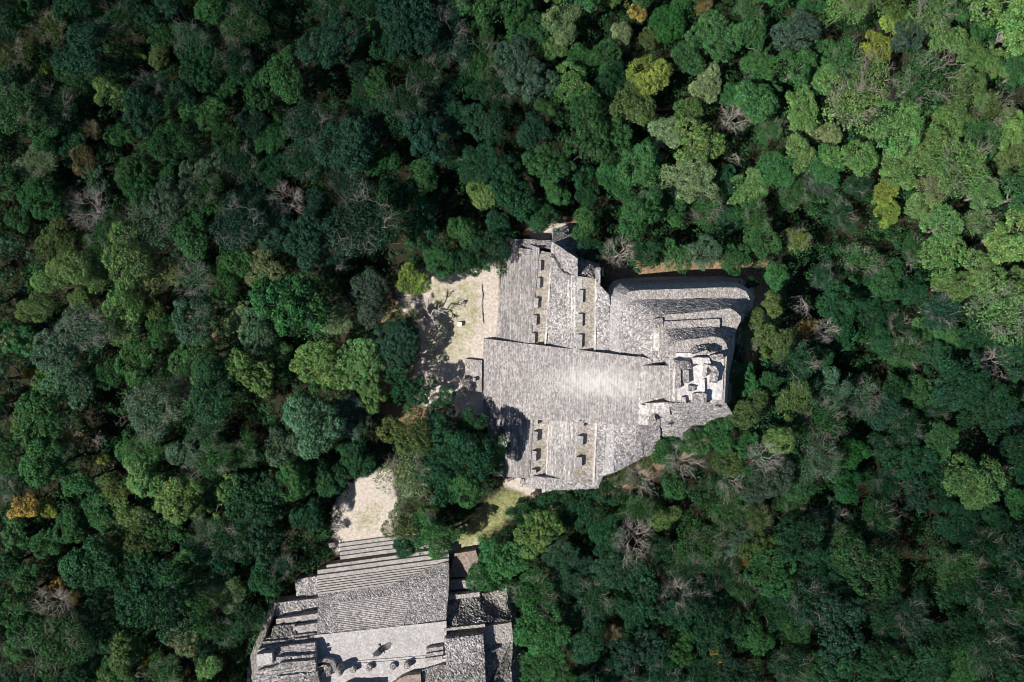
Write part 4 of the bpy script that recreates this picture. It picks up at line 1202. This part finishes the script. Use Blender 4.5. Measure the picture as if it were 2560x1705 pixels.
T(1945, 690, 40, "dense", "G", "green tree right of the rounded tier's far corner")
T(1925, 765, 38, "dense", "O", "olive tree beside the soil patch at the tiers' far corner")
T(1885, 800, 38, "dense", "O", "olive yellowish tree right of the rounded tiers", "the olive tree right of the tiers")
T(1868, 850, 36, "sparse", "P", "pale half-bare tree right of the summit rooms")
T(1848, 885, 32, "dense", "T", "small bluish-green tree right against the summit's shaded side", "the small bluish tree by the summit")
T(1858, 950, 46, "dense", "G", "green tree right of the summit rooms")
T(1862, 1025, 50, "fine", "O", "olive tree right of the summit's lower corner")
T(1800, 1082, 46, "dense", "G", "green tree below the summit's rubble slope")
T(1738, 1105, 44, "dense", "G", "green tree below the middle of the summit's rubble slope")
T(1672, 1130, 44, "dense", "G", "green leafy tree at the foot of the rubble slope")
T(1610, 1140, 40, "fine", "O", "olive tree at the pyramid's lower right foot")
T(1560, 1175, 42, "sparse", "O", "olive half-bare tree right of the pyramid's bottom corner")
T(1522, 1225, 42, "fine", "D", "dark tree beside the pyramid's bottom right corner")
T(1462, 1275, 52, "fine", "D", "dark fine-leaved tree under the pyramid's bottom edge")

NO_TREE = [
    [(985, 730), (1060, 700), (1120, 706), (1180, 708), (1262, 680), (1282, 596), (1320, 565), (1440, 570), (1440, 610), (1500, 672), (1870, 676), (1925, 700), (1890, 770), (1865, 790),
     (1832, 880), (1815, 930), (1812, 1020), (1740, 1065), (1660, 1095), (1600, 1110), (1540, 1145), (1500, 1190), (1495, 1220), (1390, 1225), (1360, 1245), (1310, 1250), (1250, 1340), (1190, 1375),
     (1155, 1370), (1180, 1260), (1270, 1200), (1300, 1180), (1300, 1080), (1240, 1050), (1190, 1000), (1100, 1010), (1030, 1000), (1050, 920), (1055, 850), (1010, 790)],
    [(850, 1240), (960, 1170), (965, 1240), (955, 1300), (975, 1370), (1150, 1395), (1190, 1385), (1200, 1450), (1280, 1500), (1300, 1705), (1300, 1800), (620, 1800), (632, 1640), (680, 1500), (740, 1430), (790, 1420), (830, 1370)],
]
GAPS = [(655, 1040, 52), (40, 730, 46), (728, 40, 58), (830, 222, 36), (775, 1330, 44), (2292, 1325, 40), (1660, 240, 26), (245, 1050, 36), (2150, 915, 24), (2290, 1425, 42), (2440, 1130, 24),
        (1120, 500, 26), (590, 1640, 34), (1045, 900, 40), (1010, 960, 36), (560, 860, 26), (930, 820, 24), (1500, 60, 22), (1260, 585, 26), (2160, 580, 26)]

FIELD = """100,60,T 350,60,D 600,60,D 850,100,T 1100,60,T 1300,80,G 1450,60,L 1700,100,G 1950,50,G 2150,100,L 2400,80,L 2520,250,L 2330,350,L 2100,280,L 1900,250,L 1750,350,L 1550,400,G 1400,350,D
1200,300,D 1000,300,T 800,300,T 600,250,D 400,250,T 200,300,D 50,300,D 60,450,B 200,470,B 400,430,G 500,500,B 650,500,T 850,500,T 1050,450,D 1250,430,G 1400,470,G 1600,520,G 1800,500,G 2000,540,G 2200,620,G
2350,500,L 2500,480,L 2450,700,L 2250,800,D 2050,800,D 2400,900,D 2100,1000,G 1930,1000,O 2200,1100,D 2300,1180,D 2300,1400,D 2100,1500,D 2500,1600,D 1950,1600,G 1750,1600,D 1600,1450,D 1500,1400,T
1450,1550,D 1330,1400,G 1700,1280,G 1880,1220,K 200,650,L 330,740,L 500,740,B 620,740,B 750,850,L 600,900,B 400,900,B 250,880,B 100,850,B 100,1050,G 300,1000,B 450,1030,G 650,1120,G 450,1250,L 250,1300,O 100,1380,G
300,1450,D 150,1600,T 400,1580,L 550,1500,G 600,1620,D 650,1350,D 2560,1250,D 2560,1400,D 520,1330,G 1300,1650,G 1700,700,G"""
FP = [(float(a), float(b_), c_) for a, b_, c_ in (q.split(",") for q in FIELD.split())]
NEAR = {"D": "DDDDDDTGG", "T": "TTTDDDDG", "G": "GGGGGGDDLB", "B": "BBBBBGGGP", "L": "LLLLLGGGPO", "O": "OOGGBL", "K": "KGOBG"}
KINDS_FOR = {"dark": ["dense"] * 4 + ["fine"] * 4 + ["clumpy"] * 3 + ["twiggy"] * 4 + ["umbrella"] * 2, "left": ["dense"] * 5 + ["fine"] * 5 + ["clumpy"] * 3 + ["twiggy"] * 3 + ["sparse"],
             "right": ["umbrella"] * 7 + ["dense"] * 3 + ["fine"] * 2 + ["twiggy"] * 3 + ["sparse"] * 2, "top": ["dense"] * 7 + ["fine"] * 3 + ["clumpy"] + ["twiggy"] + ["sparse"] + ["umbrella"]}


def blocked(u, v, r):
    ang = np.linspace(0, 6.283, 14, endpoint=False)
    pu = np.concatenate([[u], u + np.cos(ang) * r * 0.9])
    pv = np.concatenate([[v], v + np.sin(ang) * r * 0.9])
    for poly in NO_TREE:
        if in_poly(pu, pv, poly).any():
            return True
    return any(math.hypot(u - a, v - b_) < r * 0.95 + g * 0.85 for a, b_, g in GAPS)


fill = []
for r_target, tries, lim in ((80, 600, 24), (66, 3000, 90), (56, 7000, 200), (48, 12000, 330), (40, 12000, 470)):
    for _ in range(tries):
        if len(fill) >= lim:
            break
        u, v = rnd.uniform(-55, 2615), rnd.uniform(-50, 1755)
        r = r_target * rnd.uniform(0.9, 1.1)
        if blocked(u, v, r):
            continue
        if any(math.hypot(u - t[0], v - t[1]) < (r + t[2]) * (0.70 if t[3] not in ("bare", "snag") else 0.50) for t in TREES):
            continue
        if any(math.hypot(u - t[0], v - t[1]) < (r + t[2]) * 0.60 for t in fill):
            continue
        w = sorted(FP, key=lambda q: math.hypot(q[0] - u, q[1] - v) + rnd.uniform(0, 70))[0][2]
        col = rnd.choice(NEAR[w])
        area = "right" if u > 1880 and v < 1050 else "top" if u > 1250 and v < 640 else "dark" if (u > 560 and v < 680) or u > 1280 else "left"
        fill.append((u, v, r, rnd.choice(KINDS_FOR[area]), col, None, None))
TREES += fill

# ------------------------------------------------------------------ plant the trees
MARKS = [(t[6], t[0], t[1]) for t in TREES if t[6]] + [
    ("the pyramid's ruined upper end", 1360, 580), ("the long rounded tier", 1700, 690), ("the summit rooms", 1800, 960), ("the pyramid's bottom corner", 1440, 1230),
    ("the temple's right terraces", 1260, 1540), ("the temple's left tower", 650, 1640), ("the lawn before the temple", 1240, 1290), ("the picture's top left corner", 0, 0),
    ("the picture's top right corner", 2560, 0), ("the picture's bottom left corner", 0, 1705), ("the picture's bottom right corner", 2560, 1705)]


def relation(u, v):
    best = min(MARKS, key=lambda m: math.hypot(m[1] - u, m[2] - v))
    du, dv = u - best[1], v - best[2]
    a = math.degrees(math.atan2(-dv, du)) % 360
    d8 = ["right of", "up-right of", "above", "up-left of", "left of", "down-left of", "below", "down-right of"][int((a + 22.5) // 45) % 8]
    if best[0].startswith("the picture's"):
        d8 = "towards"
    dist = math.hypot(du, dv)
    return best[0], d8, dist


SIZES = lambda r: "large " if r > 64 else "small " if r < 43 else ""
labels = [t[5] for t in TREES]
cand = {}
for i, t in enumerate(TREES):
    if labels[i]:
        continue
    m, d8, dist = relation(t[0], t[1])
    q = "just " if dist < 120 else "well " if dist > 230 else ""
    if d8 == "towards":
        q = "close " if dist < 160 else "set "
        rel = q + ("in by " if q == "close " else "back from ") + m
    else:
        rel = q + d8 + " " + m
    key = SIZES(t[2]) + TONE[t[4]] + " " + FORM[t[3]] + " " + rel
    cand.setdefault(key, []).append((dist, i))
for key, lst in cand.items():
    lst.sort()
    if len(lst) == 1:
        labels[lst[0][1]] = key
    elif len(lst) == 2:
        labels[lst[0][1]] = "nearer " + key
        labels[lst[1][1]] = "farther " + key
    else:
        for k, (dd, i) in enumerate(lst):
            labels[i] = ("nearest " if k == 0 else "farthest " if k == len(lst) - 1 else "middle ") + key

labels = [l if len(l.split()) <= 16 else l.replace('just ', '').replace('well ', '').replace('the picture\'s', 'the') for l in labels]
TREE_COUNT = {}
for i, (u, v, r, kind, col, _l, _m) in enumerate(TREES):
    pr = rnd.choice(PROTO[kind])
    hs = 0.75 if kind == "dome" else rnd.uniform(0.85, 1.2)
    if labels[i] and ("side stair" in labels[i] and v > 1000):
        hs = 1.6
    if kind in ("bare", "snag"):
        hs *= 1.12
    z = 7.0
    for _ in range(4):
        sc = GSD * (CAM_H - z) / CAM_H
        R = r * sc
        x, y, _z = PX(u, v, z)
        g = gh(x, y)
        s = R / R0
        hcs = max(0.55, s) * hs
        if i == 0 and False:
            pass
        z = g + H0 * hcs
    if (u, v) == (1062, 786):
        hcs = 0.42
        x, y, _z = PX(u, v, 3.6)
        g = 0.0
    name, cat = KIND[kind]
    if kind == "sparse" and col in "YR":
        name = "golden_tree"
    root = thing(name, labels[i], cat, (x, y, g - 0.05), rz=rnd.uniform(0, 6.283), group={"bare": "leafless trees of the forest", "snag": "dead trees of the forest"}.get(kind, "green and golden trees of the forest"))
    root.scale = (s * rnd.uniform(0.86, 1.18), s * rnd.uniform(0.86, 1.18), hcs)
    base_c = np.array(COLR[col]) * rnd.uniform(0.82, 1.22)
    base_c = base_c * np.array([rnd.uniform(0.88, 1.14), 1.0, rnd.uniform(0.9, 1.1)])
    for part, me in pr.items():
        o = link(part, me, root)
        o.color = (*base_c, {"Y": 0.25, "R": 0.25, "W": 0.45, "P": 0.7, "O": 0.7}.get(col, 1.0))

# ------------------------------------------------------------------ undergrowth on the forest floor
gen = np.random.default_rng(5)
cs, ns, ss = [], [], []
cu, cv = gen.uniform(-60, 2620, 13000), gen.uniform(-60, 1770, 13000)
bad = np.zeros(len(cu), bool)
for poly in NO_TREE:
    bad |= in_poly(cu, cv, poly)
for poly in SOIL:
    bad |= in_poly(cu, cv, poly) & (gen.random(len(cu)) < 0.36)
for poly in SAND + GRASS:
    bad |= in_poly(cu, cv, poly)
for u, v in zip(cu[~bad], cv[~bad]):
    x, y, _ = PX(u, v, 2.0)
    g = gh(x, y)
    rr = gen.uniform(0.5, 1.2)
    k = int(52 * rr * rr) + 16
    d = unit(gen.normal(size=(k, 3)))
    d[:, 2] = np.abs(d[:, 2])
    cs.append(np.array([x, y, g + gen.uniform(0, 1) ** 1.5 * 3.4]) + d * rr * (0.65 + 0.4 * gen.random((k, 1))) * np.array([1, 1, 0.8]))
    ns.append(unit(d * 0.7 + np.array([0, 0, 0.3]) + gen.normal(size=(k, 3)) * 0.35))
    ss.append(gen.uniform(0.09, 0.19, k))
ug = link("undergrowth", quads_mesh("undergrowth", leaf_quads(np.concatenate(cs), np.concatenate(ns), np.concatenate(ss), gen=gen), M_LEAF))
ug.color = (0.030, 0.094, 0.036, 1)
ug["kind"] = "stuff"
ug["label"] = "low green undergrowth on the dark forest floor between the trees"
ug["category"] = "undergrowth"
print("trees", len(TREES), "dups", len(labels) - len(set(labels)), "longest", max(len(l.split()) for l in labels))

# ------------------------------------------------------------------ drifting clouds whose shade darkens parts of the forest
m = bpy.data.materials.new("cloud_vapour")
m.use_nodes = True
nt = m.node_tree
nt.nodes.remove(nt.nodes["Principled BSDF"])
pv = nt.nodes.new("ShaderNodeVolumePrincipled")
pv.inputs["Density"].default_value = 0.013
pv.inputs["Color"].default_value = (0.9, 0.9, 0.9, 1)
nt.links.new(pv.outputs[0], nt.nodes["Material Output"].inputs["Volume"])
import bmesh


def cloud(u, v, rx, ry, th, seed, z=520.0):
    x, y, _ = PX(u, v, 0)
    k = z / SUN_DIR[2]
    bm = bmesh.new()
    bmesh.ops.create_icosphere(bm, subdivisions=5, radius=1.0)
    co = np.array([q.co[:] for q in bm.verts])
    f = 0.55 + 0.9 * vnoise(co, 1.7, seed) * (0.6 + 0.8 * vnoise(co, 4.0, seed + 1))
    co = co * f[:, None] * np.array([rx, ry, th])
    for q, p in zip(bm.verts, co):
        q.co = p
    me = bpy.data.meshes.new("cloud")
    bm.to_mesh(me)
    bm.free()
    me.materials.append(m)
    o = link("cloud", me, None, (x + SUN_DIR[0] * k, y + SUN_DIR[1] * k, z))
    o["kind"] = "structure"


cloud(800, 130, 56, 28, 15, 3)
cloud(2300, 1400, 44, 32, 13, 8)
